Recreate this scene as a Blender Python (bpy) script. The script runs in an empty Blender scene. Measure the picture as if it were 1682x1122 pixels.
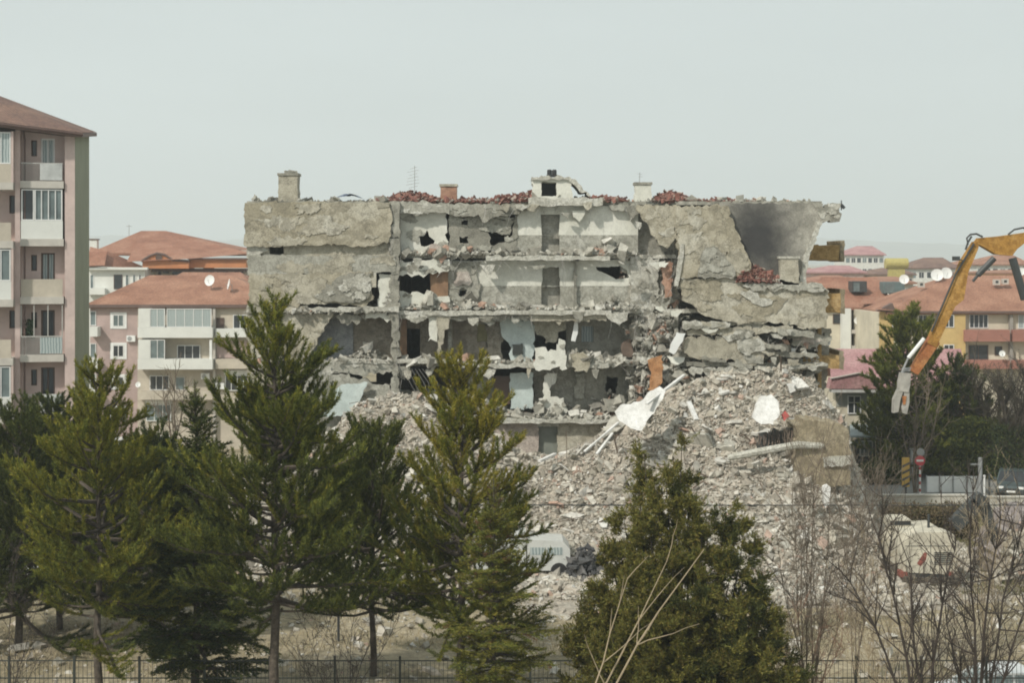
import bpy, math, random
import numpy as np
from mathutils import Vector, Matrix
from mathutils.geometry import tessellate_polygon
from mathutils import noise as mnoise

# ------------------------------------------------------------------ camera, world, sun, exposure
SC = bpy.context.scene
COL = SC.collection
CAM_H = 14.5          # eye height above the yard (seen from an upper floor)
FPX = 2500.0          # focal length in photo pixels (photo is 1682 x 1122)
HOR = 430.0           # horizon row
CX = 841.0

cd = bpy.data.cameras.new("camera")
cam = bpy.data.objects.new("camera", cd)
COL.objects.link(cam)
cam.location = (0, 0, CAM_H)
cam.rotation_euler = (math.radians(90), 0, 0)
cd.sensor_width = 36.0
cd.lens = FPX / 1682.0 * 36.0
cd.shift_y = -(561.0 - HOR) / 1682.0
cd.clip_start = 0.5
cd.clip_end = 20000
SC.camera = cam

SUN_EL, SUN_AZ = math.radians(43), math.radians(222)   # azimuth measured from +Y clockwise: behind, to the left
w = bpy.data.worlds.new("World")
SC.world = w
w.use_nodes = True
nt = w.node_tree
nt.nodes.clear()
o_ = nt.nodes.new("ShaderNodeOutputWorld")
bg = nt.nodes.new("ShaderNodeBackground")
sk = nt.nodes.new("ShaderNodeTexSky")
sk.sky_type = 'NISHITA'
sk.sun_disc = False
sk.sun_elevation = SUN_EL
sk.sun_rotation = SUN_AZ
sk.dust_density = 6.0
sk.air_density = 1.0
mx = nt.nodes.new("ShaderNodeMix")
mx.data_type = 'RGBA'
mx.inputs[0].default_value = 0.90
nt.links.new(sk.outputs[0], mx.inputs[6])
mx.inputs[7].default_value = (7.08, 7.76, 7.58, 1)
tcw = nt.nodes.new("ShaderNodeTexCoord")
mpw = nt.nodes.new("ShaderNodeMapping"); mpw.inputs["Scale"].default_value = (1.2, 1.2, 6.0)
nt.links.new(tcw.outputs["Generated"], mpw.inputs[0])
nzw = nt.nodes.new("ShaderNodeTexNoise"); nzw.inputs["Scale"].default_value = 1.6; nzw.inputs["Detail"].default_value = 5
nt.links.new(mpw.outputs[0], nzw.inputs["Vector"])
mrw = nt.nodes.new("ShaderNodeMapRange"); mrw.inputs[1].default_value = .3; mrw.inputs[2].default_value = .7
mrw.inputs[3].default_value = .955; mrw.inputs[4].default_value = 1.04
nt.links.new(nzw.outputs[0], mrw.inputs[0])
mlw = nt.nodes.new("ShaderNodeVectorMath"); mlw.operation = 'SCALE'
nt.links.new(mx.outputs[2], mlw.inputs[0]); nt.links.new(mrw.outputs[0], mlw.inputs["Scale"])
nt.links.new(mlw.outputs[0], bg.inputs[0])
bg.inputs[1].default_value = 0.10
nt.links.new(bg.outputs[0], o_.inputs[0])

sl = bpy.data.lights.new("sun", 'SUN')
sl.energy = 3.3
sl.angle = math.radians(2.5)
sl.color = (1.0, 0.95, 0.86)
sun = bpy.data.objects.new("sun", sl)
COL.objects.link(sun)
sd = Vector((math.sin(SUN_AZ) * math.cos(SUN_EL), math.cos(SUN_AZ) * math.cos(SUN_EL), math.sin(SUN_EL)))
sun.rotation_euler = sd.to_track_quat('Z', 'Y').to_euler()
sun.location = (-40, -40, 60)

SC.view_settings.view_transform = 'Standard'
SC.view_settings.look = 'None'
SC.view_settings.exposure = 0.0
SC.view_settings.gamma = 1.0
SC.cycles.volume_bounces = 3
SC.cycles.filter_width = 1.9

# ------------------------------------------------------------------ helpers
def P(px, py, Y):
    return Vector(((px - CX) * Y / FPX, Y, CAM_H - (py - HOR) * Y / FPX))
def PX(px, Y):
    return (px - CX) * Y / FPX
def PZ(py, Y):
    return CAM_H - (py - HOR) * Y / FPX

def tag(o, label=None, cat=None, group=None, kind=None):
    if label: o["label"] = label
    if cat: o["category"] = cat
    if group: o["group"] = group
    if kind: o["kind"] = kind
    return o

def empty(name, loc, label=None, cat=None, group=None):
    o = bpy.data.objects.new(name, None)
    COL.objects.link(o)
    o.location = loc
    o.empty_display_size = 0.3
    return tag(o, label, cat, group)

def mesh_obj(name, verts, faces, mats, parent=None, mi=None, smooth=False):
    off = parent_loc(parent)
    if len(verts):
        va = np.asarray(verts, dtype=float) - np.array(off)
    else:
        va = np.zeros((0, 3))
    me = bpy.data.meshes.new(name)
    me.from_pydata(va.tolist(), [], faces if isinstance(faces, list) else faces.tolist())
    if not isinstance(mats, (list, tuple)):
        mats = [mats]
    for m in mats:
        me.materials.append(m)
    if mi is not None:
        me.polygons.foreach_set("material_index", mi)
    if smooth:
        me.polygons.foreach_set("use_smooth", [True] * len(me.polygons))
    me.update()
    o = bpy.data.objects.new(name, me)
    COL.objects.link(o)
    if parent is not None:
        o.parent = parent
    return o

def parent_loc(p):
    l = Vector((0, 0, 0))
    while p is not None:
        l = l + Vector(p.location)
        p = p.parent
    return l

class MB:
    """collects boxes, plates and tubes; build() links them as ONE mesh object"""
    def __init__(self, seed=0):
        self.v = []; self.f = []; self.m = []
        self.mat = 0
        self.r = random.Random(seed)
        self.xf = None
    def _add(self, vs, fs):
        n = len(self.v)
        if self.xf:
            vs = [self.xf(*p) for p in vs]
        self.v += [tuple(p) for p in vs]
        self.f += [[i + n for i in f] for f in fs]
        self.m += [self.mat] * len(fs)
    def box(self, x0, x1, y0, y1, z0, z1):
        self._add([(x0,y0,z0),(x1,y0,z0),(x1,y1,z0),(x0,y1,z0),(x0,y0,z1),(x1,y0,z1),(x1,y1,z1),(x0,y1,z1)],
                  [(0,3,2,1),(4,5,6,7),(0,1,5,4),(1,2,6,5),(2,3,7,6),(3,0,4,7)])
        return self
    def pbox(self, px0, px1, py0, py1, Y, d):
        """box whose front face covers that pixel rectangle at distance Y; d metres deep"""
        return self.box(PX(px0,Y), PX(px1,Y), Y, Y+d, PZ(py1,Y), PZ(py0,Y))
    def obox(self, c, s, R):
        pts = []
        for z in (-.5,.5):
            for (x,y) in ((-.5,-.5),(.5,-.5),(.5,.5),(-.5,.5)):
                pts.append(Vector(c) + R @ Vector((x*s[0], y*s[1], z*s[2])))
        self._add(pts, [(0,3,2,1),(4,5,6,7),(0,1,5,4),(1,2,6,5),(2,3,7,6),(3,0,4,7)])
        return self
    def bar(self, a, b, w, h=None, up=(0,0,1)):
        a = Vector(a); b = Vector(b); d = b - a
        L = d.length
        if L < 1e-6: return self
        h = h or w
        zx = d.normalized()
        u = Vector(up)
        if abs(zx.dot(u)) > .98: u = Vector((0,1,0))
        yv = u.cross(zx).normalized(); xv = zx.cross(yv)
        R = Matrix((zx, yv, xv)).transposed()
        return self.obox((a+b)/2, (L, w, h), R)
    def quad(self, *p):
        self._add(p, [tuple(range(len(p)))]); return self
    def tube(self, pts, rad, n=6, cap=True):
        pts = [Vector(p) for p in pts]
        if not isinstance(rad, (list, tuple)): rad = [rad]*len(pts)
        vs = []; fs = []
        up = Vector((0.13,0.21,1)).normalized()
        for i, p in enumerate(pts):
            d = (pts[min(i+1,len(pts)-1)] - pts[max(i-1,0)])
            d = d.normalized() if d.length > 1e-9 else Vector((0,0,1))
            a = d.cross(up)
            if a.length < .05: a = d.cross(Vector((1,0,0)))
            a.normalize(); b = d.cross(a)
            for k in range(n):
                t = 2*math.pi*k/n
                vs.append(p + (a*math.cos(t) + b*math.sin(t))*rad[i])
        for i in range(len(pts)-1):
            for k in range(n):
                fs.append((i*n+k, i*n+(k+1)%n, (i+1)*n+(k+1)%n, (i+1)*n+k))
        if cap:
            fs.append(tuple(range(n))[::-1]); fs.append(tuple(range((len(pts)-1)*n, len(pts)*n)))
        self._add(vs, fs); return self
    def lathe(self, c, prof, n=16, axis=(0,0,1)):
        """prof: list of (radius, height along axis)"""
        ax = Vector(axis).normalized()
        u = ax.orthogonal().normalized(); v = ax.cross(u)
        vs = []; fs = []
        for (r, h) in prof:
            for k in range(n):
                t = 2*math.pi*k/n
                vs.append(Vector(c) + ax*h + (u*math.cos(t)+v*math.sin(t))*r)
        for i in range(len(prof)-1):
            for k in range(n):
                fs.append((i*n+k, i*n+(k+1)%n, (i+1)*n+(k+1)%n, (i+1)*n+k))
        fs.append(tuple(range(n))[::-1]); fs.append(tuple(range((len(prof)-1)*n, len(prof)*n)))
        self._add(vs, fs); return self
    def jag(self, pts, step=.28, amp=.07):
        step *= .62
        out = []
        n = len(pts)
        for i in range(n):
            a = pts[i]; b = pts[(i+1) % n]
            L = math.hypot(b[0]-a[0], b[1]-a[1])
            k = max(1, int(L/step))
            out.append(a)
            for j in range(1, k):
                t = (j + self.r.uniform(-.3,.3))/k
                out.append((a[0]+(b[0]-a[0])*t + self.r.gauss(0,amp), a[1]+(b[1]-a[1])*t + self.r.gauss(0,amp)))
        return out
    def prism(self, outer, y0, y1, holes=(), top_shift=0.0, zref=None):
        """solid plate from an outline in x,z between y0 and y1; top_shift leans it: metres of y per metre of z above zref"""
        loops = [outer] + list(holes)
        flat = [p for l in loops for p in l]
        tris = tessellate_polygon([[Vector((p[0], p[1], 0)) for p in l] for l in loops])
        zr = zref if zref is not None else min(p[1] for p in outer)
        n = len(flat)
        vs = [(p[0], y0+(p[1]-zr)*top_shift, p[1]) for p in flat] + [(p[0], y1+(p[1]-zr)*top_shift, p[1]) for p in flat]
        fs = [tuple(t) for t in tris] + [tuple(i+n for i in t[::-1]) for t in tris]
        s = 0
        for l in loops:
            k = len(l)
            for i in range(k):
                a = s+i; b = s+(i+1) % k
                fs.append((a, b, b+n, a+n))
            s += k
        self._add(vs, fs); return self
    def plate(self, pix, Y, d, holes=(), amp=.06, step=.28, lean=0.0):
        """broken plate: outline in photo pixels projected to distance Y, d metres thick, ragged edges"""
        tr = lambda l: [(PX(a,Y), PZ(b,Y)) for a, b in l]
        o = self.jag(tr(pix), step, amp) if amp else tr(pix)
        h = [self.jag(tr(x), step*.7, amp) if amp else tr(x) for x in holes]
        return self.prism(o, Y, Y+d, h, lean)
    def rect(self, a, b, c, d_):
        return [(a,b),(c,b),(c,d_),(a,d_)]
    def chunk(self, c, s, flat=1.0):
        r = self.r
        R = Matrix.Rotation(r.uniform(0,6.28),3,'Z') @ Matrix.Rotation(r.gauss(0,.5),3,'X') @ Matrix.Rotation(r.gauss(0,.5),3,'Y')
        sx, sy, sz = s*r.uniform(.6,1.4), s*r.uniform(.5,1.1), s*r.uniform(.3,.8)*flat
        pts = []
        for z in (-.5,.5):
            for (x,y) in ((-.5,-.5),(.5,-.5),(.5,.5),(-.5,.5)):
                q = Vector((x*sx*r.uniform(.55,1.15), y*sy*r.uniform(.55,1.15), z*sz*r.uniform(.6,1.1)))
                pts.append(Vector(c) + R @ q)
        self._add(pts, [(0,3,2,1),(4,5,6,7),(0,1,5,4),(1,2,6,5),(2,3,7,6),(3,0,4,7)])
        return self
    def build(self, name, mats, parent=None, smooth=False):
        multi = isinstance(mats, (list, tuple)) and len(mats) > 1
        return mesh_obj(name, self.v, self.f, mats, parent, self.m if multi else None, smooth)

# ------------------------------------------------------------------ materials
MATS = {}
def _nodes(name):
    m = bpy.data.materials.new(name)
    m.use_nodes = True
    nt = m.node_tree
    b = nt.nodes["Principled BSDF"]
    return m, nt, b
def _noise(nt, vec, scale, detail=6, rough=.6, dist=0.0):
    n = nt.nodes.new("ShaderNodeTexNoise")
    n.inputs["Scale"].default_value = scale
    n.inputs["Detail"].default_value = detail
    n.inputs["Roughness"].default_value = rough
    n.inputs["Distortion"].default_value = dist
    nt.links.new(vec, n.inputs["Vector"])
    return n
def _ramp(nt, fac, stops):
    r = nt.nodes.new("ShaderNodeValToRGB")
    e = r.color_ramp.elements
    while len(e) < len(stops): e.new(.5)
    for x, (p, c) in zip(e, stops):
        x.position = p; x.color = (*c, 1)
    nt.links.new(fac, r.inputs[0])
    return r
def _mix(nt, a, b, fac, typ='MIX'):
    m = nt.nodes.new("ShaderNodeMix"); m.data_type = 'RGBA'; m.blend_type = typ
    for s, v in ((6, a), (7, b), (0, fac)):
        if isinstance(v, (int, float)): m.inputs[s].default_value = v
        elif isinstance(v, tuple): m.inputs[s].default_value = (*v, 1)
        else: nt.links.new(v, m.inputs[s])
    return m.outputs[2]
def _vec(nt):
    t = nt.nodes.new("ShaderNodeTexCoord")
    return t.outputs["Object"]

def solid(name, c, rough=.7, var=.12, scale=2.0, bump=0.0, metal=0.0):
    """painted or plain surface with slight uneven tone"""
    if name in MATS: return MATS[name]
    m, nt, b = _nodes(name)
    v = _vec(nt)
    n = _noise(nt, v, scale)
    lo = tuple(x*(1-var*1.6) for x in c); hi = tuple(min(1, x*(1+var)) for x in c)
    r = _ramp(nt, n.outputs[0], [(.3, lo), (.68, hi)])
    n2 = _noise(nt, v, scale*9, 4)
    col = _mix(nt, r.outputs[0], tuple(x*.72 for x in c), n2.outputs[0])
    r2 = _ramp(nt, n2.outputs[0], [(.5, (0,0,0)), (.75, (var*2,)*3)])
    col = _mix(nt, r.outputs[0], tuple(x*.6 for x in c), r2.outputs[0])
    nt.links.new(col, b.inputs["Base Color"])
    b.inputs["Roughness"].default_value = rough
    b.inputs["Metallic"].default_value = metal
    if bump:
        bp = nt.nodes.new("ShaderNodeBump"); bp.inputs["Strength"].default_value = bump
        bp.inputs["Distance"].default_value = .05
        nt.links.new(n2.outputs[0], bp.inputs["Height"]); nt.links.new(bp.outputs[0], b.inputs["Normal"])
    MATS[name] = m
    return m

def broken(name, c1, c2, c3, scale=.5, bump=.6, crack=.5, spots=None, grime=.75):
    """weathered, cracked masonry: three tones in large blotches, fine grit, cracks and grime"""
    if name in MATS: return MATS[name]
    m, nt, b = _nodes(name)
    v = _vec(nt)
    n1 = _noise(nt, v, scale, 8, .62, .6)
    n2 = _noise(nt, v, scale*4.3, 8, .7, .3)
    n3 = _noise(nt, v, 14, 6, .7)
    r1 = _ramp(nt, n1.outputs[0], [(.36, c1), (.50, c2), (.64, c3)])
    col = _mix(nt, r1.outputs[0], c2, .0)
    r2 = _ramp(nt, n2.outputs[0], [(.46, (0,0,0)), (.58, (grime,)*3)])
    col = _mix(nt, r1.outputs[0], tuple(x*.72 for x in c1), r2.outputs[0])
    r4 = _ramp(nt, n2.outputs[0], [(.30, (.6*grime,)*3), (.40, (0,0,0))])
    col = _mix(nt, col, tuple(min(1, x*1.25) for x in c3), r4.outputs[0])
    r3 = _ramp(nt, n3.outputs[0], [(.35, (1-.6*grime,)*3), (.6, (1.05,)*3)])
    col = _mix(nt, col, r3.outputs[0], .75, 'MULTIPLY')
    h = n2.outputs[0]
    if crack:
        vo = nt.nodes.new("ShaderNodeTexVoronoi"); vo.feature = 'DISTANCE_TO_EDGE'
        vo.inputs["Scale"].default_value = .38
        nd = _noise(nt, v, 1.1, 9, .72)
        ad = nt.nodes.new("ShaderNodeVectorMath"); ad.operation = 'MULTIPLY_ADD'
        nt.links.new(nd.outputs[1], ad.inputs[0]); ad.inputs[1].default_value = (2.2,)*3; nt.links.new(v, ad.inputs[2])
        nt.links.new(ad.outputs[0], vo.inputs["Vector"])
        rc = _ramp(nt, vo.outputs["Distance"], [(.0, (crack,)*3), (.016, (0,0,0))])
        col = _mix(nt, col, tuple(x*.22 for x in c1), rc.outputs[0])
    if spots:   # a burn mark: (centre, radius, colour)
        ce, ra, sc_ = spots
        d = nt.nodes.new("ShaderNodeVectorMath"); d.operation = 'DISTANCE'
        nd2 = _noise(nt, v, .8, 8, .7)
        ad2 = nt.nodes.new("ShaderNodeVectorMath"); ad2.operation = 'MULTIPLY_ADD'
        nt.links.new(nd2.outputs[1], ad2.inputs[0]); ad2.inputs[1].default_value = (2.2,)*3; nt.links.new(v, ad2.inputs[2])
        mp = nt.nodes.new("ShaderNodeVectorMath"); mp.operation = 'MULTIPLY'; mp.inputs[1].default_value = (1.25, .2, .8)
        nt.links.new(ad2.outputs[0], mp.inputs[0]); nt.links.new(mp.outputs[0], d.inputs[0])
        d.inputs[1].default_value = ((ce[0]+1.1)*1.25, (ce[1]+1.1)*.2, (ce[2]+1.1)*.8)
        dv = nt.nodes.new("ShaderNodeMath"); dv.operation = 'DIVIDE'; nt.links.new(d.outputs["Value"], dv.inputs[0]); dv.inputs[1].default_value = ra
        rs = _ramp(nt, dv.outputs[0], [(.2, (.96,)*3), (.5, (.7,)*3), (1.0, (0,0,0))])
        col = _mix(nt, col, sc_, rs.outputs[0])
    nt.links.new(col, b.inputs["Base Color"])
    b.inputs["Roughness"].default_value = .92
    bp = nt.nodes.new("ShaderNodeBump"); bp.inputs["Strength"].default_value = bump; bp.inputs["Distance"].default_value = .09
    nt.links.new(h, bp.inputs["Height"])
    bp2 = nt.nodes.new("ShaderNodeBump"); bp2.inputs["Strength"].default_value = bump*.7; bp2.inputs["Distance"].default_value = .05
    nt.links.new(n3.outputs[0], bp2.inputs["Height"]); nt.links.new(bp.outputs[0], bp2.inputs["Normal"])
    nt.links.new(bp2.outputs[0], b.inputs["Normal"])
    MATS[name] = m
    return m

def island(name, stops, rough=.85, noise_scale=5.0, trans=0.0, interp='CONSTANT', dirt=.35):
    """loose pieces: every separate piece takes its own colour"""
    if name in MATS: return MATS[name]
    m, nt, b = _nodes(name)
    g = nt.nodes.new("ShaderNodeNewGeometry")
    r = _ramp(nt, g.outputs["Random Per Island"], stops)
    r.color_ramp.interpolation = interp
    col = r.outputs[0]
    if dirt:
        n = _noise(nt, _vec(nt), noise_scale, 5)
        r2 = _ramp(nt, n.outputs[0], [(.3, (1-dirt,)*3), (.65, (1.08,)*3)])
        col = _mix(nt, col, r2.outputs[0], 1.0, 'MULTIPLY')
    nt.links.new(col, b.inputs["Base Color"])
    b.inputs["Roughness"].default_value = rough
    if trans:
        out = nt.nodes["Material Output"]
        tr = nt.nodes.new("ShaderNodeBsdfTranslucent"); nt.links.new(col, tr.inputs[0])
        ms = nt.nodes.new("ShaderNodeMixShader"); ms.inputs[0].default_value = trans
        nt.links.new(b.outputs[0], ms.inputs[1]); nt.links.new(tr.outputs[0], ms.inputs[2])
        nt.links.new(ms.outputs[0], out.inputs[0])
        b.inputs["Specular IOR Level"].default_value = .2
    MATS[name] = m
    return m

def tiles(name, c1, c2, scale=3.0, bump=.6):
    """clay roof tiles: courses as a wave along the slope, patchy tone"""
    if name in MATS: return MATS[name]
    m, nt, b = _nodes(name)
    v = _vec(nt)
    n = _noise(nt, v, .35, 8, .65); n2 = _noise(nt, v, 6, 5, .7)
    r = _ramp(nt, n.outputs[0], [(.30, tuple(x*.72 for x in c1)), (.45, c1), (.62, c2)])
    r2 = _ramp(nt, n2.outputs[0], [(.3, (.55,)*3), (.65, (1.18,)*3)])
    col = _mix(nt, r.outputs[0], r2.outputs[0], 1.0, 'MULTIPLY')
    wv = nt.nodes.new("ShaderNodeTexWave"); wv.bands_direction = 'X'; wv.inputs["Scale"].default_value = scale
    wv.inputs["Distortion"].default_value = .6
    nt.links.new(v, wv.inputs["Vector"])
    wz = nt.nodes.new("ShaderNodeTexWave"); wz.bands_direction = 'Z'; wz.inputs["Scale"].default_value = scale*1.6
    wz.inputs["Distortion"].default_value = .5
    nt.links.new(v, wz.inputs["Vector"])
    rw = _ramp(nt, wz.outputs[0], [(.0, (.75,)*3), (.3, (1.0,)*3)])
    col = _mix(nt, col, rw.outputs[0], .8, 'MULTIPLY')
    nt.links.new(col, b.inputs["Base Color"]); b.inputs["Roughness"].default_value = .85
    ad = nt.nodes.new("ShaderNodeMath"); nt.links.new(wv.outputs[0], ad.inputs[0]); nt.links.new(wz.outputs[0], ad.inputs[1])
    bp = nt.nodes.new("ShaderNodeBump"); bp.inputs["Strength"].default_value = bump; bp.inputs["Distance"].default_value = .06
    nt.links.new(ad.outputs[0], bp.inputs["Height"]); nt.links.new(bp.outputs[0], b.inputs["Normal"])
    MATS[name] = m
    return m

def glass(name, c, rough=.12, curtain=None):
    if name in MATS: return MATS[name]
    m, nt, b = _nodes(name)
    if curtain:
        v = _vec(nt)
        wv = nt.nodes.new("ShaderNodeTexWave"); wv.bands_direction = 'X'; wv.inputs["Scale"].default_value = 2.2; wv.inputs["Distortion"].default_value = 2.5
        nt.links.new(v, wv.inputs["Vector"])
        r = _ramp(nt, wv.outputs[0], [(.1, c), (.8, curtain)])
        nt.links.new(r.outputs[0], b.inputs["Base Color"])
    else:
        v = _vec(nt); n = _noise(nt, v, .9, 3)
        r = _ramp(nt, n.outputs[0], [(.35, c), (.7, tuple(x*1.9 for x in c))])
        nt.links.new(r.outputs[0], b.inputs["Base Color"])
    b.inputs["Roughness"].default_value = rough
    MATS[name] = m
    return m

G_DARK = glass("window_glass", (.022,.025,.027))
G_PALE = glass("curtained_glass", (.22,.27,.27), .25, (.42,.47,.46))
G_MID = glass("tinted_glass", (.10,.125,.125), .2)
W_WHITE = solid("white_paint", (.74,.75,.73), .6, .06)
W_FRAME = solid("white_window_frame", (.70,.70,.68), .5, .05)
DARKWOOD = solid("brown_frame", (.09,.055,.04), .6)
METAL_DK = solid("dark_metal", (.045,.05,.05), .5)
METAL_GR = solid("grey_metal", (.32,.33,.33), .45)
# ------------------------------------------------------------------ ground, hills, air
def sstep(a, b, x):
    t = min(1, max(0, (x-a)/(b-a))); return t*t*(3-2*t)
def terrain_z(x, y):
    z = -4.0*sstep(112, 138, y)
    z += 4.0*sstep(170, 250, y) + 7.5*sstep(240, 640, y)
    return z + (.12*mnoise.noise(Vector((x*.15, y*.15, 0))) if y < 900 else 0)*(1 if y > 48 else .3)
def ground_mat():
    m, nt, b = _nodes("dusty_soil")
    v = _vec(nt)
    n1 = _noise(nt, v, .22, 9, .65, .5); n2 = _noise(nt, v, 2.2, 8, .75); n3 = _noise(nt, v, 14, 4, .7)
    r = _ramp(nt, n1.outputs[0], [(.33, (.17,.15,.085)), (.47, (.34,.285,.18)), (.62, (.43,.365,.25))])
    r2 = _ramp(nt, n2.outputs[0], [(.35, (.5,)*3), (.62, (1.12,)*3)])
    col = _mix(nt, r.outputs[0], r2.outputs[0], .9, 'MULTIPLY')
    r3 = _ramp(nt, n3.outputs[0], [(.35, (.7,)*3), (.62, (1.1,)*3)])
    col = _mix(nt, col, r3.outputs[0], .8, 'MULTIPLY')
    nt.links.new(col, b.inputs["Base Color"]); b.inputs["Roughness"].default_value = .95
    bp = nt.nodes.new("ShaderNodeBump"); bp.inputs["Strength"].default_value = .8; bp.inputs["Distance"].default_value = .12
    nt.links.new(n2.outputs[0], bp.inputs["Height"]); nt.links.new(bp.outputs[0], b.inputs["Normal"])
    return m
xs = [-2900,-2000,-1400,-900,-500,-300,-200,-140] + list(np.arange(-100, 100.1, 2.0)) + [140,200,300,500,900,1400,2000,2900]
ys = [20,30,40] + list(np.arange(46, 116, 1.5)) + list(np.arange(116, 260, 6)) + list(np.arange(260, 700, 25)) + [800,1000,1300,1700,2200,2900,4000,5600]
V = [(x, y, terrain_z(x, y)) for y in ys for x in xs]
nx = len(xs)
Fc = [(j*nx+i, j*nx+i+1, (j+1)*nx+i+1, (j+1)*nx+i) for j in range(len(ys)-1) for i in range(nx-1)]
tag(mesh_obj("ground", V, Fc, ground_mat(), smooth=True), kind="structure")

def hills():
    V = []; Fc = []
    n = 160
    for i in range(n+1):
        x = -2800 + 5600*i/n
        h = 92 + 34*mnoise.fractal(Vector((x*.0011, 3.1, 0)), 1, 2, 5) + 10*math.sin(x*.002+.4)
        for k, (dy, f) in enumerate(((-420, 0), (-280, .35), (-120, .8), (0, 1.0), (160, .9), (400, 0))):
            V.append((x, 5200+dy*.8, 11 + (h-11)*f + (4*mnoise.noise(Vector((x*.02, dy*.02, 1))) if 0 < f else -2)))
    for i in range(n):
        for k in range(5):
            a = i*6+k; Fc.append((a, a+6, a+7, a+1))
    tag(mesh_obj("hills", V, Fc, solid("dry_hillside", (.20,.19,.14), .95, .3, .01), smooth=True), kind="structure")
hills()

def sheet(name, poly, z, mat, n=1):
    V = [(x, y, z) for x, y in poly]
    return tag(mesh_obj(name, V, [tuple(range(len(poly)))], mat), kind="structure")

def haze_box():
    m = bpy.data.materials.new("pale_air"); m.use_nodes = True
    nt = m.node_tree; nt.nodes.clear()
    o = nt.nodes.new("ShaderNodeOutputMaterial"); pv = nt.nodes.new("ShaderNodeVolumePrincipled")
    pv.inputs["Color"].default_value = (.88,.95,1.0,1); pv.inputs["Density"].default_value = HAZE
    pv.inputs["Anisotropy"].default_value = 0.2
    nt.links.new(pv.outputs[0], o.inputs["Volume"])
    b = MB(); b.box(-3000, 3000, -60, 5800, -7, 150)
    h = b.build("haze", m); h["kind"] = "stuff"
    return h
HAZE = 0.0004
haze_box()

# ------------------------------------------------------------------ loose rubble
def scatter_chunks(pts, sizes, seed, flat=.6):
    """many small broken blocks as arrays -> verts, faces"""
    r = np.random.default_rng(seed)
    N = len(pts)
    base = np.array([(-.5,-.5,-.5),(.5,-.5,-.5),(.5,.5,-.5),(-.5,.5,-.5),(-.5,-.5,.5),(.5,-.5,.5),(.5,.5,.5),(-.5,.5,.5)])
    B = base[None]*r.uniform(.5,1.25,(N,8,1)) + r.normal(0,.07,(N,8,3))
    S = np.stack([r.uniform(.6,1.6,N), r.uniform(.5,1.1,N), r.uniform(.3,.9,N)*flat/.6], 1)*sizes[:,None]
    B = B*S[:,None,:]
    a = r.uniform(0,2*np.pi,N); bx = r.normal(0,.6,N); by = r.normal(0,.6,N)
    ca,sa,cb,sb,cc,sc_ = np.cos(a),np.sin(a),np.cos(bx),np.sin(bx),np.cos(by),np.sin(by)
    z0 = np.zeros(N); o1 = np.ones(N)
    Rz = np.stack([np.stack([ca,-sa,z0],1),np.stack([sa,ca,z0],1),np.stack([z0,z0,o1],1)],1)
    Rx = np.stack([np.stack([o1,z0,z0],1),np.stack([z0,cb,-sb],1),np.stack([z0,sb,cb],1)],1)
    Ry = np.stack([np.stack([cc,z0,sc_],1),np.stack([z0,o1,z0],1),np.stack([-sc_,z0,cc],1)],1)
    R = Rz @ Rx @ Ry
    Vv = np.einsum('nij,nkj->nki', R, B) + np.asarray(pts)[:,None,:]
    f = np.array([(0,3,2,1),(4,5,6,7),(0,1,5,4),(1,2,6,5),(2,3,7,6),(3,0,4,7)])
    Fc = (f[None] + (np.arange(N)*8)[:,None,None]).reshape(-1,4)
    return Vv.reshape(-1,3), Fc

RUBBLE = island("rubble_pieces", [(0,(.43,.395,.325)),(.2,(.51,.475,.405)),(.38,(.36,.33,.275)),(.54,(.47,.42,.35)),(.70,(.58,.55,.48)),(.83,(.33,.305,.26)),(.92,(.45,.33,.265)),(.955,(.68,.665,.62))], .95)
TILE_BITS = island("broken_roof_tiles", [(0,(.24,.105,.08)),(.25,(.17,.075,.06)),(.5,(.30,.16,.125)),(.72,(.11,.06,.05)),(.86,(.34,.28,.23))], .9)
GREY_RUBBLE = island("grey_rubble", [(0,(.39,.375,.32)),(.25,(.30,.285,.24)),(.5,(.47,.455,.395)),(.72,(.22,.21,.18)),(.86,(.56,.545,.49)),(.96,(.42,.27,.2))], .95)

CREST = [(380,800),(440,770),(520,742),(560,690),(600,660),(690,640),(720,660),(760,690),(820,722),(860,758),(905,756),(960,735),(1000,704),(1050,676),(1110,636),(1160,618),(1210,612),(1290,606),(1340,632),(1375,668),(1392,690),(1400,760),(1425,815),(1450,862),(1480,900),(1510,935),(1560,960)]
CRX = [PX(a,77.5) for a,b in CREST]; CRZ = [max(0, PZ(b,77.5)) for a,b in CREST]
def crest(x):
    return float(np.interp(x, CRX, CRZ))
def mound_h(x, y):
    c = crest(x)
    c2 = (crest(x-1.2)+crest(x+1.2)+c)/3
    c = .6*c + .4*c2
    d = 77.5 - y
    if d <= 0:
        h = c*(1 - .10*min(1, -d/3))
    else:
        base = .5*c + .5*np.mean([crest(x+k*2.2) for k in (-2,-1,0,1,2)])
        t = d/(1.0 + base*1.28)
        h = c*(1 - t) if t < 1 else 0
        if t < 1: h = c*(1-t)**1.0*(1-.25*math.sin(math.pi*t)*.9) 
        # a low apron of spoil spreading into the yard
        h = max(h, 1.1*math.exp(-((x-10)/9.0)**2)*max(0, 1-d/17.0))
    n = mnoise.fractal(Vector((x*.55, y*.55, 2.2)), .9, 2.1, 5)
    u = sstep(1195, 1250, CX + x*FPX/y)*(1-sstep(1405, 1440, CX + x*FPX/y))
    if u > 0 and y < 74.2: h = h*(1-u) + u*min(h, max(0, (.0 + PZ(790, 72)*(y-63.5)/8.5)))
    if h > .05: h += .42*n*min(1, h)
    return max(h, -.05)

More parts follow.
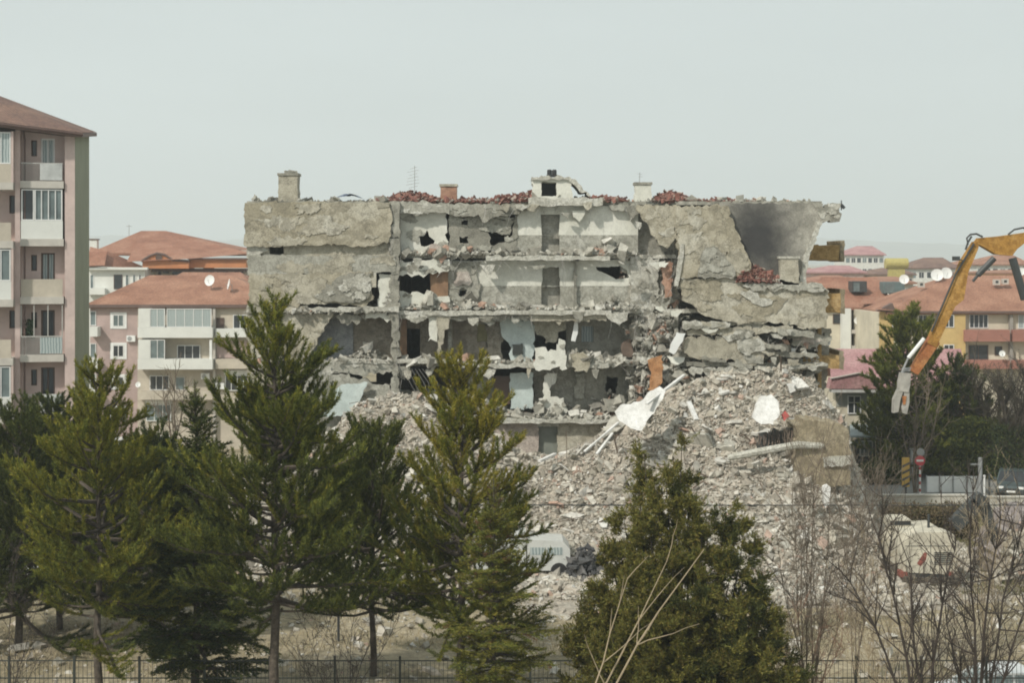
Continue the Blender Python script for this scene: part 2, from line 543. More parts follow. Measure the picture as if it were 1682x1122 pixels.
def rubble_mound():
    st = .3
    xs = np.arange(PX(370,77.5), PX(1600,77.5), st); ys = np.arange(58.0, 81.0, st)
    V = []; 
    r = random.Random(5)
    H = {}
    for j, y in enumerate(ys):
        for i, x in enumerate(xs):
            h = mound_h(x, y); H[i,j] = h
            V.append((x + r.uniform(-.1,.1), y + r.uniform(-.1,.1), h - .06 if h > .02 else -.25))
    nx = len(xs)
    Fc = [(j*nx+i, j*nx+i+1, (j+1)*nx+i+1, (j+1)*nx+i) for j in range(len(ys)-1) for i in range(nx-1)]
    m, nt, b = _nodes("rubble_fines")
    v = _vec(nt)
    n1 = _noise(nt, v, .35, 8, .6); n2 = _noise(nt, v, 5, 8, .75)
    vo = nt.nodes.new("ShaderNodeTexVoronoi"); vo.inputs["Scale"].default_value = 5.5; nt.links.new(v, vo.inputs["Vector"])
    rr = _ramp(nt, n1.outputs[0], [(.35, (.43,.395,.325)), (.5, (.50,.44,.36)), (.65, (.49,.465,.395))])
    r2 = _ramp(nt, vo.outputs["Color"], [(.1, (.62,)*3), (.9, (1.25,)*3)])
    col = _mix(nt, rr.outputs[0], r2.outputs[0], .85, 'MULTIPLY')
    r3 = _ramp(nt, n2.outputs[0], [(.3, (.6,)*3), (.6, (1.1,)*3)])
    col = _mix(nt, col, r3.outputs[0], .8, 'MULTIPLY')
    nt.links.new(col, b.inputs["Base Color"]); b.inputs["Roughness"].default_value = .97
    bp = nt.nodes.new("ShaderNodeBump"); bp.inputs["Strength"].default_value = .9; bp.inputs["Distance"].default_value = .15
    nt.links.new(n2.outputs[0], bp.inputs["Height"]); nt.links.new(bp.outputs[0], b.inputs["Normal"])
    tag(mesh_obj("rubble_mound", V, Fc, m), kind="structure")
    # pieces lying on it
    rg = np.random.default_rng(11)
    N = 85000
    pts = []; sz = []
    while len(pts) < N:
        x = rg.uniform(xs[0]+.5, xs[-1]-.5); y = rg.uniform(59, 80)
        h = mound_h(x, y)
        keep = h > .12 or rg.random() < (.05 if y > 64 else .012)
        if not keep: continue
        s = min(.42 if rg.random() > .012 else .9, .055*(1-rg.random())**-.42)
        pts.append((x, y, max(h, 0) + s*.12)); sz.append(s)
    V, Fc = scatter_chunks(np.array(pts), np.array(sz), 3)
    tag(mesh_obj("broken_masonry", V, Fc, RUBBLE), "heap of pale broken masonry spilling from the ruin into the yard", "rubble", kind="stuff")
rubble_mound()

def mound_junk():
    rg = np.random.default_rng(41); r = random.Random(41)
    pts = []; 
    m = MB(41)
    for _ in range(230):
        px = r.choice([r.gauss(1180,110), r.gauss(1000,90), r.gauss(640,70), r.uniform(880,1440)])
        y = 77.4 - 14*r.random()**1.4; x = PX(px, y); h = mound_h(x, y)
        if h < .9: continue
        R = Matrix.Rotation(r.uniform(0,6.28),3,'Z') @ Matrix.Rotation(r.gauss(.35,.5),3,'X') @ Matrix.Rotation(r.gauss(0,.4),3,'Y')
        L = r.uniform(.35,.9)*(1.6 if r.random() > .9 else 1); W_ = L*r.uniform(.35,.8); T = r.uniform(.07,.16)
        n = r.randint(4,6)
        pl = [(math.cos(6.283*q/n+r.uniform(-.3,.3))*L*.6, math.sin(6.283*q/n+r.uniform(-.3,.3))*W_*.7) for q in range(n)]
        c = Vector((x, y, h+.12))
        vs = [c + R @ Vector((a,b,-T/2)) for a,b in pl] + [c + R @ Vector((a,b,T/2)) for a,b in pl]
        m._add(vs, [tuple(range(n))[::-1], tuple(range(n,2*n))] + [(i,(i+1)%n,(i+1)%n+n,i+n) for i in range(n)])
    tag(m.build("slab_fragments", island("slab_fragments_concrete", [(0,(.46,.44,.38)),(.35,(.55,.53,.48)),(.65,(.38,.36,.31)),(.85,(.62,.61,.57)),(.95,(.45,.30,.23))], .9)), "flat broken slab pieces strewn over the rubble heap", "rubble", kind="stuff")
    m = MB(42)
    for _ in range(90):
        px = r.choice([r.gauss(1180,110), r.gauss(1000,90), r.gauss(640,70)])
        y = 77.4 - 12*r.random()**1.4; x = PX(px, y); h = mound_h(x, y)
        if h < .6: continue
        a = Vector((x,y,h)); d = Vector((r.gauss(0,.7), r.gauss(-.4,.4), r.uniform(.1,.8))).normalized(); L = r.uniform(.6,1.9)
        b = a + d*L*.5 + Vector((0,0,.12)); c = a + d*L + Vector((r.gauss(0,.2),0,-.25))
        m.tube([a,b,c], .016 if r.random() < .8 else .04, 4, False)
    tag(m.build("twisted_rods", solid("rusty_rod", (.16,.115,.085), .8, .3)), "twisted steel rods and pipes sticking out of the rubble heap", "steel rods", kind="stuff")
mound_junk()

def yard_scatter():
    rg = np.random.default_rng(21)
    pts = []; sz = []
    for _ in range(4200):
        y = 50 + 26*rg.random()**1.1; x = rg.uniform(-26, 27)*y/62
        s = min(.5, .05*(1-rg.random())**-.55)
        pts.append((x, y, terrain_z(x, y) + s*.15)); sz.append(s)
    V, Fc = scatter_chunks(np.array(pts), np.array(sz), 4)
    tag(mesh_obj("yard_stones", V, Fc, RUBBLE), "small stones strewn over the dusty yard", "stones", kind="stuff")
yard_scatter()

# ------------------------------------------------------------------ the ruined apartment block
TAN = broken("tan_render", (.345,.31,.225), (.435,.395,.30), (.505,.475,.385), .35, .35, .7)
TAN2 = broken("pale_tan_render", (.385,.355,.275), (.475,.44,.35), (.55,.525,.44), .45, .35, .7)
GREYC = broken("grey_concrete", (.27,.26,.215), (.35,.335,.28), (.43,.42,.36), .5, .45, .7)
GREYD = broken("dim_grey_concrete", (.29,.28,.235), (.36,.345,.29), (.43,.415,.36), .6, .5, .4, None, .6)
CREAM = broken("cream_plaster", (.58,.575,.50), (.68,.675,.60), (.72,.715,.65), .4, .2, .06, None, .3)
GREYLOW = broken("bare_grey_wall", (.35,.34,.285), (.42,.41,.35), (.50,.49,.43), .8, .4, .15)
BURNT = broken("scorched_wall", (.34,.325,.275), (.41,.39,.335), (.47,.45,.39), .4, .3, .1,
               spots=((PX(1240,81)-PX(900,80), 1.0, PZ(392,81)), 3.3, (.035,.035,.036)))
TEAL = broken("teal_plaster", (.48,.55,.53), (.55,.62,.60), (.60,.66,.63), .4, .15, .05, None, .3)
BEIGE = broken("pink_beige_plaster", (.46,.39,.34), (.53,.46,.40), (.57,.52,.46), .5, .25, .2)
EDGE = broken("broken_slab_edge", (.45,.435,.37), (.56,.545,.475), (.64,.63,.57), 1.2, .6, 0)
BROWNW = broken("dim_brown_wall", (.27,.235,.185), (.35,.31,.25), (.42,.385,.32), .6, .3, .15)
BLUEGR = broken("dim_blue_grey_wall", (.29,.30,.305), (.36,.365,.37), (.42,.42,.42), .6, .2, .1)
OCHRE = broken("ochre_cladding", (.38,.24,.09), (.48,.32,.13), (.54,.39,.2), .8, .2, .1)
ORANGE = broken("orange_plaster", (.42,.20,.085), (.52,.27,.125), (.56,.33,.18), .7, .2, .1)
TERRA = broken("terracotta_plaster", (.36,.20,.135), (.45,.27,.19), (.48,.32,.24), .7, .2, .1)
YBROWN = broken("yellow_brown_wall", (.27,.225,.145), (.35,.295,.20), (.40,.35,.25), .6, .3, .2)
REBAR = solid("rusty_steel", (.14,.10,.075), .8, .3)
DOORW = solid("brown_door_wood", (.23,.135,.075), .6, .2, 3)
RX0, RX1 = 405, 1385
RUIN = empty("ruined_apartment_block", (PX(900,80), 80, 0), "half demolished concrete apartment block with its front rooms torn open", "building")

SL = [330, 418, 508, 596, 688, 790]      # slab tops as photo rows at the front plane
def ruin():
    R = RUIN
    Y = 80.0
    r = random.Random(77)
    # --- floor slabs, ragged at the front
    spans = {0: (404,1352), 1: (404,1112), 2: (404,1330), 3: (404,1345), 4: (404,1330), 5: (404,1390)}
    for k, row in enumerate(SL):
        a, b = spans[k]
        mb = MB(100+k)
        x0, x1 = PX(a,Y), PX(b,Y)
        z = PZ(row, Y)
        front = []
        x = x0
        while x < x1:
            px = CX + x*FPX/Y
            bite = r.uniform(-.05,.22)
            if 660 < px < 800 or 1040 < px < 1110: bite += r.uniform(.1,.6)
            if k in (0,1) and 735 < px < 1045: bite += .25
            front.append((x, Y + .12 + bite)); x += r.uniform(.25,.6)
        front.append((x1, Y+.3))
        outl = front + [(x1, 91.8), (x0, 91.8)]
        n = len(outl)
        V = [(p[0], p[1], z-.2) for p in outl] + [(p[0], p[1], z) for p in outl]
        tr = tessellate_polygon([[Vector((p[0],p[1],0)) for p in outl]])
        fs = [tuple(t) for t in tr] + [tuple(i+n for i in t) for t in tr] + [(i,(i+1)%n,(i+1)%n+n,i+n) for i in range(n)]
        mb._add(V, fs)
        for yb in (84.3, 88.2): mb.box(x0+.3, x1-.3, yb, yb+.3, z-.5, z-.203)
        mb.build("floor_slab" if k else "roof_slab", EDGE if k else GREYC, R)
    # bright beams along the front
    for (a,b,t,bt,yy) in ((868,990,325,337,79.9),(798,1002,419,428,79.85),(798,1004,509,517,79.75),(655,800,511,517,79.9),(500,655,505,512,79.55),
                          (560,735,590,597,79.8),(735,1000,597,604,79.95),(820,1010,688,696,79.8)):
        m = MB(a*7+t)
        m.plate([(a,t),(b,t+r.uniform(-2,2)),(b,bt),((a+b)/2,bt+r.uniform(-1,1)),(a,bt)], yy, .35, amp=.035, step=.5)
        m.build("slab_edge", EDGE, R)
    # --- rear wall, end walls, inner cross walls
    m = MB(1)
    holes = []
    for row in SL[:5]:
        for hx in (480,560,780,960,1150,1250):
            holes.append([(hx,row+22),(hx+26,row+22),(hx+26,row+60),(hx,row+60)])
    k = 91.5/80
    sc_ = lambda q: (CX+(q[0]-CX)/k, HOR+(q[1]-HOR)/k)
    m.plate([sc_(q) for q in ((404,331),(1352,331),(1352,883),(404,883))], 91.5, .25, [[sc_(q) for q in h] for h in holes], amp=0)
    m.build("rear_wall", GREYD, R)
    for (px, a, b, mt) in ((411,80.3,91.5,TAN),(648,80.4,91.5,BROWNW),(738,80.5,91.5,GREYC),(1046,80.5,91.5,GREYD),(1112,80.2,91.5,GREYD)):
        m = MB(px)
        x = PX(px, 80)
        prof = [(a,PZ(331,80)),(b,PZ(331,80)),(b,0),(a,0)]
        zz = 0; edge = []
        while zz < PZ(331,80)-.5:
            zz += r.uniform(.3,.8); edge.append((a + (r.uniform(0,.5) if px != 411 else 0), min(zz, PZ(332,80))))
        pts = [(b,0),(b,PZ(332,80))] + edge[::-1] + [(a,0)]
        n = len(pts)
        tr = tessellate_polygon([[Vector((p[0],p[1],0)) for p in pts]])
        V = [(x-.1,p[0],p[1]) for p in pts] + [(x+.1,p[0],p[1]) for p in pts]
        m._add(V, [tuple(t) for t in tr]+[tuple(i+n for i in t) for t in tr]+[(i,(i+1)%n,(i+1)%n+n,i+n) for i in range(n)])
        m.build("cross_wall", mt, R)
    # right end wall, leaning edge
    m = MB(9)
    x = PX(1352, 80)
    for (za, zb, ya, yb) in ((0,PZ(470,80),80.4,91.5),(PZ(470,80),PZ(332,80),82.5,91.5)):
        m.box(x-.2-(.6 if zb > 14 else 0), x-(.6 if zb > 14 else 0), ya, yb, za, zb)
    m.build("end_wall", OCHRE, R)

    def plate(name, mat, pix, y, d, holes=(), amp=.06, lean=0, patches=0, pmat=None, psize=1.0, seed=None):
        m = MB(seed if seed is not None else hash((pix[0], len(pix), round(y,2))) & 0xffff)
        m.plate(pix, y, d, holes, amp=amp, lean=lean)
        if patches:
            xs_ = [p[0] for p in pix]; ys_ = [p[1] for p in pix]
            m.mat = 1
            tries = 0; done = 0
            while done < patches and tries < patches*20:
                tries += 1
                cx = m.r.uniform(min(xs_), max(xs_)); cy = m.r.uniform(min(ys_), max(ys_))
                if not inside(cx, cy, pix) or any(inside(cx, cy, h) for h in holes): continue
                n = m.r.randint(8, 14); R0 = m.r.uniform(8, 30)*psize
                asp = m.r.uniform(.4,.9)
                pp = []
                for q in range(n):
                    t = 2*math.pi*q/n; rr = R0*m.r.uniform(.4,1.3)
                    x_, y_ = cx+math.cos(t)*rr*1.3, cy+math.sin(t)*rr*asp
                    k_ = 1.0
                    while k_ > .1 and (not inside(x_, y_, pix) or any(inside(x_, y_, h) for h in holes)):
                        k_ -= .15; x_, y_ = cx+math.cos(t)*rr*1.3*k_, cy+math.sin(t)*rr*asp*k_
                    pp.append((x_, y_))
                zr = min(PZ(b, y) for a, b in pix)
                th = m.r.uniform(.012, .055)
                o = m.jag([(PX(a,y), PZ(b,y)) for a,b in pp], .12, .045)
                # sits on the face of the plate, following its lean
                m.prism(o, y-th, y+.02, (), lean, zr)
                done += 1
        return m.build(name, [mat, pmat or TAN2] if patches else mat, R)

    # ================= left block
    plate("facade_panel", TAN, [(402,333),(520,331),(640,333),(645,360),(638,398),(600,406),(560,402),(500,403),(450,406),(401,404)], 79.6, .5, patches=13, pmat=TAN2, amp=.04)
    plate("facade_panel", GREYC, [(628,334),(656,334),(655,420),(640,418),(636,398)], 79.9, .4, patches=5, pmat=EDGE, psize=.5)
    plate("recessed_wall", TAN2, [(425,400),(645,398),(645,424),(425,424)], 79.95, .3, [[(443,402),(466,402),(466,420),(443,420)]], amp=.03)
    plate("recessed_wall", EDGE, [(405,404),(440,403),(440,412),(420,420),(405,418)], 79.8, .4, amp=.03)
    plate("facade_panel", GREYLOW, [(407,419),(650,419),(650,446),(560,449),(407,452)], 79.66, .5, patches=6, pmat=TAN2, amp=.03)
    plate("facade_panel", TAN, [(408,451),(560,448),(612,447),(608,470),(613,492),(600,504),(540,498),(470,503),(409,501)], 79.6, .5, patches=11, pmat=TAN2, amp=.05)
    plate("facade_panel", GREYC, [(560,452),(610,448),(612,468),(606,488),(590,497),(540,496),(515,487)], 79.5, .12, patches=9, pmat=EDGE, psize=.6)
    plate("facade_panel", CREAM, [(622,450),(652,447),(652,507),(618,507),(622,490)], 79.9, .3, patches=3, pmat=GREYC, psize=.5)
    plate("facade_panel", TAN2, [(406,500),(505,502),(505,516),(406,514)], 79.66, .5, amp=.03)
    plate("facade_panel", TAN2, [(406,515),(548,515),(540,530),(527,548),(514,575),(500,592),(500,620),(406,640)], 79.8, .35, patches=7, pmat=TAN)
    plate("hanging_ceiling", CREAM, [(598,513),(650,513),(648,522),(636,530),(630,524),(600,524)], 79.9, .5)
    plate("hanging_ceiling", GREYC, [(548,516),(600,516),(602,527),(594,522),(586,534),(578,527),(570,535),(556,524)], 79.9, .5)
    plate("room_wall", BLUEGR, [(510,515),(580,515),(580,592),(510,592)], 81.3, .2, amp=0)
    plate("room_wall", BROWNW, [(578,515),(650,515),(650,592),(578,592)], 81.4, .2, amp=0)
    plate("facade_panel", GREYLOW, [(498,592),(652,592),(652,608),(640,612),(606,613),(600,620),(560,612),(500,625)], 79.85, .4, patches=5, pmat=EDGE, psize=.6)
    plate("facade_panel", GREYLOW, [(500,622),(560,614),(602,622),(612,632),(640,634),(640,690),(620,700),(500,720)], 79.8, .4, patches=8, pmat=GREYC, psize=.7)
    plate("loose_sheet", TEAL, [(560,632),(604,628),(596,648),(585,672),(560,684),(520,684),(535,655)], 79.3, .08, amp=.03)
    # ================= column with hanging rubble
    for (a,b,y0) in ((640,656,79.7),):
        for t in range(331, 690, 60):
            plate("broken_column", GREYC, [(a,t),(b,t),(b-r.uniform(0,4),t+30),(b,t+60),(a+2,t+60),(a+r.uniform(0,6),t+30)], y0+r.uniform(-.08,.08), .5, amp=.07)
    # ================= second bay
    plate("room_wall", CREAM, [(655,343),(738,343),(738,414),(655,414)], 80.5, .25, [[(688,388),(698,385),(701,378),(705,388),(714,395),(711,402),(697,405),(690,399)]], patches=5, pmat=GREYLOW, psize=.5, amp=.03)
    plate("lintel", GREYLOW, [(655,332),(738,332),(738,352),(715,348),(690,352),(655,349)], 79.95, .45, patches=6, pmat=EDGE, psize=.35)
    plate("plaster_scrap", BEIGE, [(704,405),(716,400),(726,410),(722,416),(700,416)], 80.2, .2)
    plate("lintel", CREAM, [(655,428),(738,426),(738,444),(705,448),(700,452),(655,451)], 80.1, .3, patches=5, pmat=GREYC, psize=.4)
    plate("door", DOORW, [(706,446),(736,446),(736,488),(708,489)], 80.5, .08, amp=0)
    plate("room_wall", CREAM, [(655,478),(700,482),(708,488),(738,488),(738,508),(655,508)], 80.35, .3, patches=4, pmat=GREYC, psize=.4)
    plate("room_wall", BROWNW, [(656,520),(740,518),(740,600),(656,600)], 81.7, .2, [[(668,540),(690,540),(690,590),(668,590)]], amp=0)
    plate("door_jamb", DOORW, [(657,524),(668,524),(668,590),(657,590)], 80.6, .3, amp=0)
    plate("plaster_scrap", CREAM, [(702,519),(722,519),(719,540),(718,562),(703,561),(704,540)], 80.1, .2)
    plate("plaster_scrap", TAN2, [(718,520),(738,518),(737,535),(728,556),(721,592),(717,592),(719,548)], 80.0, .25)
    plate("lintel", GREYC, [(655,514),(742,514),(740,524),(715,520),(690,526),(655,524)], 79.95, .4, patches=4, pmat=EDGE, psize=.35)
    plate("room_wall", GREYLOW, [(655,640),(738,640),(738,690),(655,690)], 82.5, .3)
    plate("room_wall", BROWNW, [(655,598),(738,598),(738,690),(655,690)], 86.0, .2, amp=0)
    # ================= centre rooms, top storey
    plate("room_wall", GREYC, [(735,336),(850,336),(850,412),(735,412)], 80.5, .25, [[(758,359),(768,359),(768,370),(758,370)],[(755,388),(770,388),(770,399),(755,399)]], patches=12, pmat=GREYLOW, psize=.7)
    m = MB(31)
    m.plate([(848,338),(1048,338),(1048,386),(848,386)], 80.55, .25, [[(888,352),(920,352),(918,386.0),(890,386.0)]], amp=0)
    m.mat = 1
    m.plate([(848,386),(1048,386),(1048,416),(848,416)], 80.55, .25, [[(890,386.2),(919,386.2),(919,415),(890,415)]], amp=0)
    m.build("room_wall", [CREAM, GREYLOW], R)
    plate("doorway_wall", GREYD, [(880,345),(925,345),(925,418),(880,418)], 80.95, .2)
    plate("hanging_slab", GREYD, [(800,345),(850,344),(842,372),(836,396),(806,402),(800,372)], 80.5, .25, patches=5, pmat=GREYC, psize=.6)
    plate("hanging_slab", GREYC, [(735,334),(870,336),(866,346),(842,352),(812,356),(796,366),(786,352),(760,356),(736,352)], 80.0, .6, patches=10, pmat=GREYLOW, psize=.4)
    plate("hanging_slab", EDGE, [(846,334),(872,336),(868,340),(858,346),(848,342)], 79.8, .4)
    plate("hanging_slab", GREYC, [(1000,337),(1050,335),(1050,350),(1036,362),(1032,349),(1004,345)], 80.2, .5, patches=4, pmat=GREYLOW, psize=.4)
    for px in (892, 913):
        plate("door_post", EDGE, [(px,326),(px+3.5,326),(px+3.5,350),(px,350)], 80.3, .12, amp=0)
    # second storey
    m = MB(32)
    m.plate([(735,428),(890,428),(1048,428),(1048,470),(735,470)], 80.75, .25,
            [[(892,440),(918,438),(920,470-.1),(889,470-.1)],[(979,438),(1000,439),(1018,436),(1030,444),(1034,456),(1012,459),(996,450),(980,443)]], amp=.02)
    m.mat = 1
    m.plate([(735,470),(1048,470),(1048,508),(735,508)], 80.75, .25, [[(755,477),(768,477),(768,488),(755,488)],[(889,470.2),(920,470.2),(920,506),(889,506)]], amp=0)
    m.build("room_wall", [CREAM, GREYLOW], R)
    plate("room_wall", GREYC, [(735,430),(788,430),(782,452),(788,475),(780,508),(735,508)], 80.6, .2, [[(754,476),(768,476),(768,488),(754,488)]], patches=5, pmat=GREYLOW, psize=.6)
    plate("plaster_scrap", BEIGE, [(748,448),(770,448),(772,468),(748,470)], 80.5, .12)
    plate("doorway_wall", GREYD, [(880,432),(928,432),(928,508),(880,508)], 81.15, .2)
    plate("pipe_shaft", GREYC, [(942,424),(948,424),(947,470),(950,508),(944,508)], 80.5, .2, amp=.04)
    # third storey: coloured rooms
    plate("room_wall", BROWNW, [(720,515),(800,515),(800,600),(720,600)], 82.0, .2, [[(784,533),(803,533),(803,562),(784,562)]], amp=.02)
    plate("window_pane", solid("yellow_curtain", (.50,.46,.25), .7, .2), [(783,532),(804,532),(804,563),(783,563)], 82.3, .04, amp=0)
    plate("room_wall", BROWNW, [(800,515),(826,515),(826,600),(800,600)], 81.7, .2)
    plate("room_wall", TEAL, [(822,524),(876,524),(876,600),(838,600),(836,566),(824,552)], 81.1, .2)
    plate("cupboard", solid("black_cabinet", (.03,.035,.03), .6), [(841,566),(858,564),(860,582),(842,583)], 80.95, .5, amp=.03)
    plate("room_wall", TAN2, [(878,524),(928,524),(930,542),(916,546),(914,562),(896,564),(892,552),(882,550)], 80.9, .2)
    plate("balcony_front", CREAM, [(878,572),(892,570),(900,578),(914,576),(918,556),(928,560),(932,606),(880,608)], 79.6, .18, patches=3, pmat=GREYLOW, psize=.4)
    plate("ceiling_edge", GREYC, [(735,516),(868,516),(872,527),(850,524),(800,528),(735,526)], 80.1, .5, patches=4, pmat=EDGE, psize=.3)
    plate("ceiling_edge", TAN2, [(868,516),(1000,515),(996,528),(940,526),(872,528)], 79.95, .5, amp=.04)
    plate("hanging_slab", EDGE, [(994,515),(1032,513),(1030,526),(1018,533),(1008,529)], 79.7, .3)
    plate("hanging_sheet", W_WHITE, [(944,526),(950,526),(949,548),(945,561),(938,560)], 80.4, .08, amp=.02)
    plate("room_wall", GREYD, [(930,518),(1048,518),(1048,600),(930,600)], 82.2, .2, [[(955,536),(975,536),(975,562),(955,562)]], amp=0)
    plate("window_pane", G_PALE, [(954,535),(976,535),(976,563),(954,563)], 82.5, .04, amp=0)  # opaque pale pane; daylight seen through the opening is put into its colour
    plate("plaster_scrap", REBAR, [(1022,564),(1036,556),(1038,586),(1020,584)], 80.6, .2)
    # fourth storey
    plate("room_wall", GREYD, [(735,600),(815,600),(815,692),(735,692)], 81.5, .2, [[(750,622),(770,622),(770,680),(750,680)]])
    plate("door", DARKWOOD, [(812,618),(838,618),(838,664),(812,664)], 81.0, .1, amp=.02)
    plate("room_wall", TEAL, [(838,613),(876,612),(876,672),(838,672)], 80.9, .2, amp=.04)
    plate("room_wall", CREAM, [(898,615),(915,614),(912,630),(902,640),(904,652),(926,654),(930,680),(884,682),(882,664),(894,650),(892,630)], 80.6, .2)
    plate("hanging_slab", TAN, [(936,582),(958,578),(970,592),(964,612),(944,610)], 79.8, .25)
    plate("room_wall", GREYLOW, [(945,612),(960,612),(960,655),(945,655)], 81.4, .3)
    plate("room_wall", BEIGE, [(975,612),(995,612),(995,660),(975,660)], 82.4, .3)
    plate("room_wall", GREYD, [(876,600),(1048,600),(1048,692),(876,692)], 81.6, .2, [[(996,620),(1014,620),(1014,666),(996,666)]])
    # ground storeys behind the heap
    plate("room_wall", BEIGE, [(735,694),(884,694),(884,790),(735,790)], 80.4, .25, amp=.03)
    plate("room_wall", TAN2, [(916,694),(1040,694),(1040,790),(916,790)], 80.4, .25, amp=.03)
    plate("door", solid("grey_green_door", (.20,.215,.185), .6), [(882,700),(918,700),(918,760),(882,760)], 80.7, .1, amp=0)
    plate("lintel", EDGE, [(882,694),(918,694),(918,701),(882,701)], 80.35, .3, amp=0)
    # ================= broken shaft between centre and right block
    plate("shaft_wall", GREYD, [(1000,335),(1112,335),(1112,700),(1040,700),(1030,640),(1040,560),(1030,500),(1040,430),(1020,380)], 81.2, .25, patches=24, pmat=GREYC, psize=.8)
    plate("hanging_slab", TAN, [(1046,336),(1112,336),(1116,368),(1108,392),(1096,408),(1082,402),(1068,378),(1056,362)], 79.6, .3, patches=3, pmat=TAN2, psize=.6)
    plate("shaft_wall", EDGE, [(1036,420),(1084,424),(1078,505),(1062,520),(1036,512)], 80.5, .3, patches=8, pmat=GREYC, psize=.6)
    plate("plaster_scrap", TERRA, [(1082,432),(1106,432),(1103,452),(1104,486),(1092,489),(1090,458)], 79.9, .2)
    plate("plaster_scrap", ORANGE, [(1064,592),(1088,584),(1088,620),(1076,646),(1064,640),(1070,612)], 79.3, .2)
    plate("fallen_slab", W_WHITE, [(1112,546),(1126,548),(1122,560),(1106,582),(1099,578),(1102,566)], 79.2, .2, amp=.02)
    # ================= right block
    plate("facade_panel", TAN, [(1110,338),(1196,338),(1206,372),(1222,404),(1234,440),(1222,458),(1180,453),(1116,458),(1118,430),(1110,400)], 79.5, .5, patches=10, pmat=TAN2)
    plate("facade_panel", GREYC, [(1150,424),(1158,406),(1172,404),(1190,418),(1208,446),(1206,456),(1146,455)], 79.4, .12, patches=8, pmat=GREYLOW, psize=.5)
    plate("facade_panel", EDGE, [(1119,400),(1124,400),(1120,440),(1114,470),(1108,470),(1112,440)], 79.4, .3, amp=.03)
    plate("scorched_wall", BURNT, [(1180,334),(1352,334),(1350,364),(1330,420),(1313,470),(1215,470),(1200,420)], 79.95, .35, amp=.03, lean=-.01)
    plate("wall_edge", EDGE, [(1344,364),(1352,362),(1330,420),(1322,472),(1312,472),(1318,430)], 79.8, .4, amp=.03)
    plate("eaves_block", GREYC, [(1335,334),(1382,334),(1379,364),(1352,366),(1344,352)], 79.85, .8, patches=4, pmat=EDGE, psize=.4)
    plate("eaves_block", GREYD, [(1180,331),(1346,332),(1346,345),(1300,341),(1240,347),(1190,342)], 79.93, .6, amp=.06)
    plate("facade_panel", TAN2, [(1114,462),(1140,458),(1216,456),(1220,466),(1290,464),(1346,466),(1362,478),(1358,538),(1330,542),(1296,534),(1262,528),(1236,530),(1212,534),(1196,528),(1160,520),(1144,506),(1122,494)], 79.6, .6, patches=16, pmat=TAN)
    plate("facade_panel", GREYLOW, [(1216,468),(1290,462),(1350,466),(1360,478),(1342,480),(1290,476),(1240,478)], 79.45, .3, patches=5, pmat=EDGE, psize=.4)
    plate("facade_panel", EDGE, [(1218,478),(1232,476),(1248,490),(1276,492),(1262,502),(1236,498)], 79.5, .15)
    for (pp, mt, yy) in (([(1122,528),(1200,531),(1198,538),(1122,540)],EDGE,79.5),([(1128,541),(1270,536),(1286,545),(1200,552),(1130,551)],TAN2,79.7),
                         ([(1186,552),(1230,544),(1236,552),(1196,562)],EDGE,79.4),([(1122,556),(1246,552),(1262,572),(1252,598),(1224,603),(1196,590),(1166,596),(1140,588),(1124,580)],TAN2,79.5),
                         ([(1210,560),(1250,556),(1258,574),(1232,584),(1214,578)],EDGE,79.35),([(1136,602),(1236,606),(1222,616),(1180,618),(1134,614)],EDGE,79.4),
                         ([(1270,540),(1340,540),(1340,552),(1300,556),(1272,553)],GREYC,79.9),([(1180,520),(1256,528),(1252,540),(1190,536)],GREYC,79.8)):
        plate("pancaked_slab", mt, pp, yy, .6, patches=4, pmat=GREYC, psize=.35)
    plate("room_wall", GREYD, [(1112,520),(1365,540),(1350,700),(1112,700)], 81.4, .25, [[(1252,572),(1266,572),(1266,604),(1252,604)]], patches=8, pmat=GREYC)
    plate("window_frame", W_WHITE, [(1266,569),(1273,569),(1273,620),(1266,620)], 80.2, .2, amp=.015)
    plate("window_frame", W_WHITE, [(1300,572),(1307,572),(1307,618),(1300,618)], 80.2, .2, amp=.015)
    plate("room_wall", TAN2, [(1273,562),(1300,562),(1300,622),(1273,622)], 80.3, .2)
    plate("hanging_slab", GREYC, [(1300,546),(1366,552),(1360,568),(1330,574),(1300,566)], 80.0, .5, patches=5, pmat=BEIGE, psize=.4)
    m = MB(44); m.box(PX(1112,80), PX(1350,80), 79.9, 83.5, PZ(468,80)-.2, PZ(468,80)); m.build("terrace_slab", EDGE, R)
    # side balconies
    for (a,b,t,bt,y0,y1) in ((1296,1387,402,428,83,86.5),(1340,1388,482,514,81.5,85),(1320,1386,584,606,80.6,84.5)):
        m = MB(a+t)
        m.plate([(a,t+3),(b-7,t),(b-7,bt),(a,bt-2)], y0, y1-y0, amp=.03)
        m.mat = 1
        m.plate([(b-7,t-7),(b,t-7),(b,bt+2),(b-7,bt)], y0-.05, y1-y0+.1, amp=.02)
        m.build("side_balcony", [OCHRE, YBROWN], R)
    # ground floor corner standing at the right of the heap
    m = MB(55)
    m.plate([(1306,700),(1330,690),(1362,694),(1392,704),(1397,740),(1396,798),(1362,800),(1352,830),(1306,830)], 72.6, 2.5, amp=.06)
    m.mat = 1
    m.plate([(1352,752),(1398,748),(1398,764),(1354,768)], 72.45, .14, amp=.02)
    m.build("ground_floor_corner", [YBROWN, EDGE], R)
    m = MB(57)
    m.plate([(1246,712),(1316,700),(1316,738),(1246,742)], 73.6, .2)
    m.build("painted_opening_shade", solid("opening_shade_paint", (.06,.06,.055), .9), R)  # solid dark plate, its colour standing in for shade inside the recess
    m = MB(58)
    for k_ in range(26):
        px = 1246+k_*2.7; t0 = 716 - k_*.5
        m.bar(P(px, t0+r.uniform(-6,4), 73.4), P(px+r.uniform(-5,5), t0+r.uniform(14,26), 73.1), .03)
    m.build("bent_rebar", REBAR, R)
    m = MB(59)
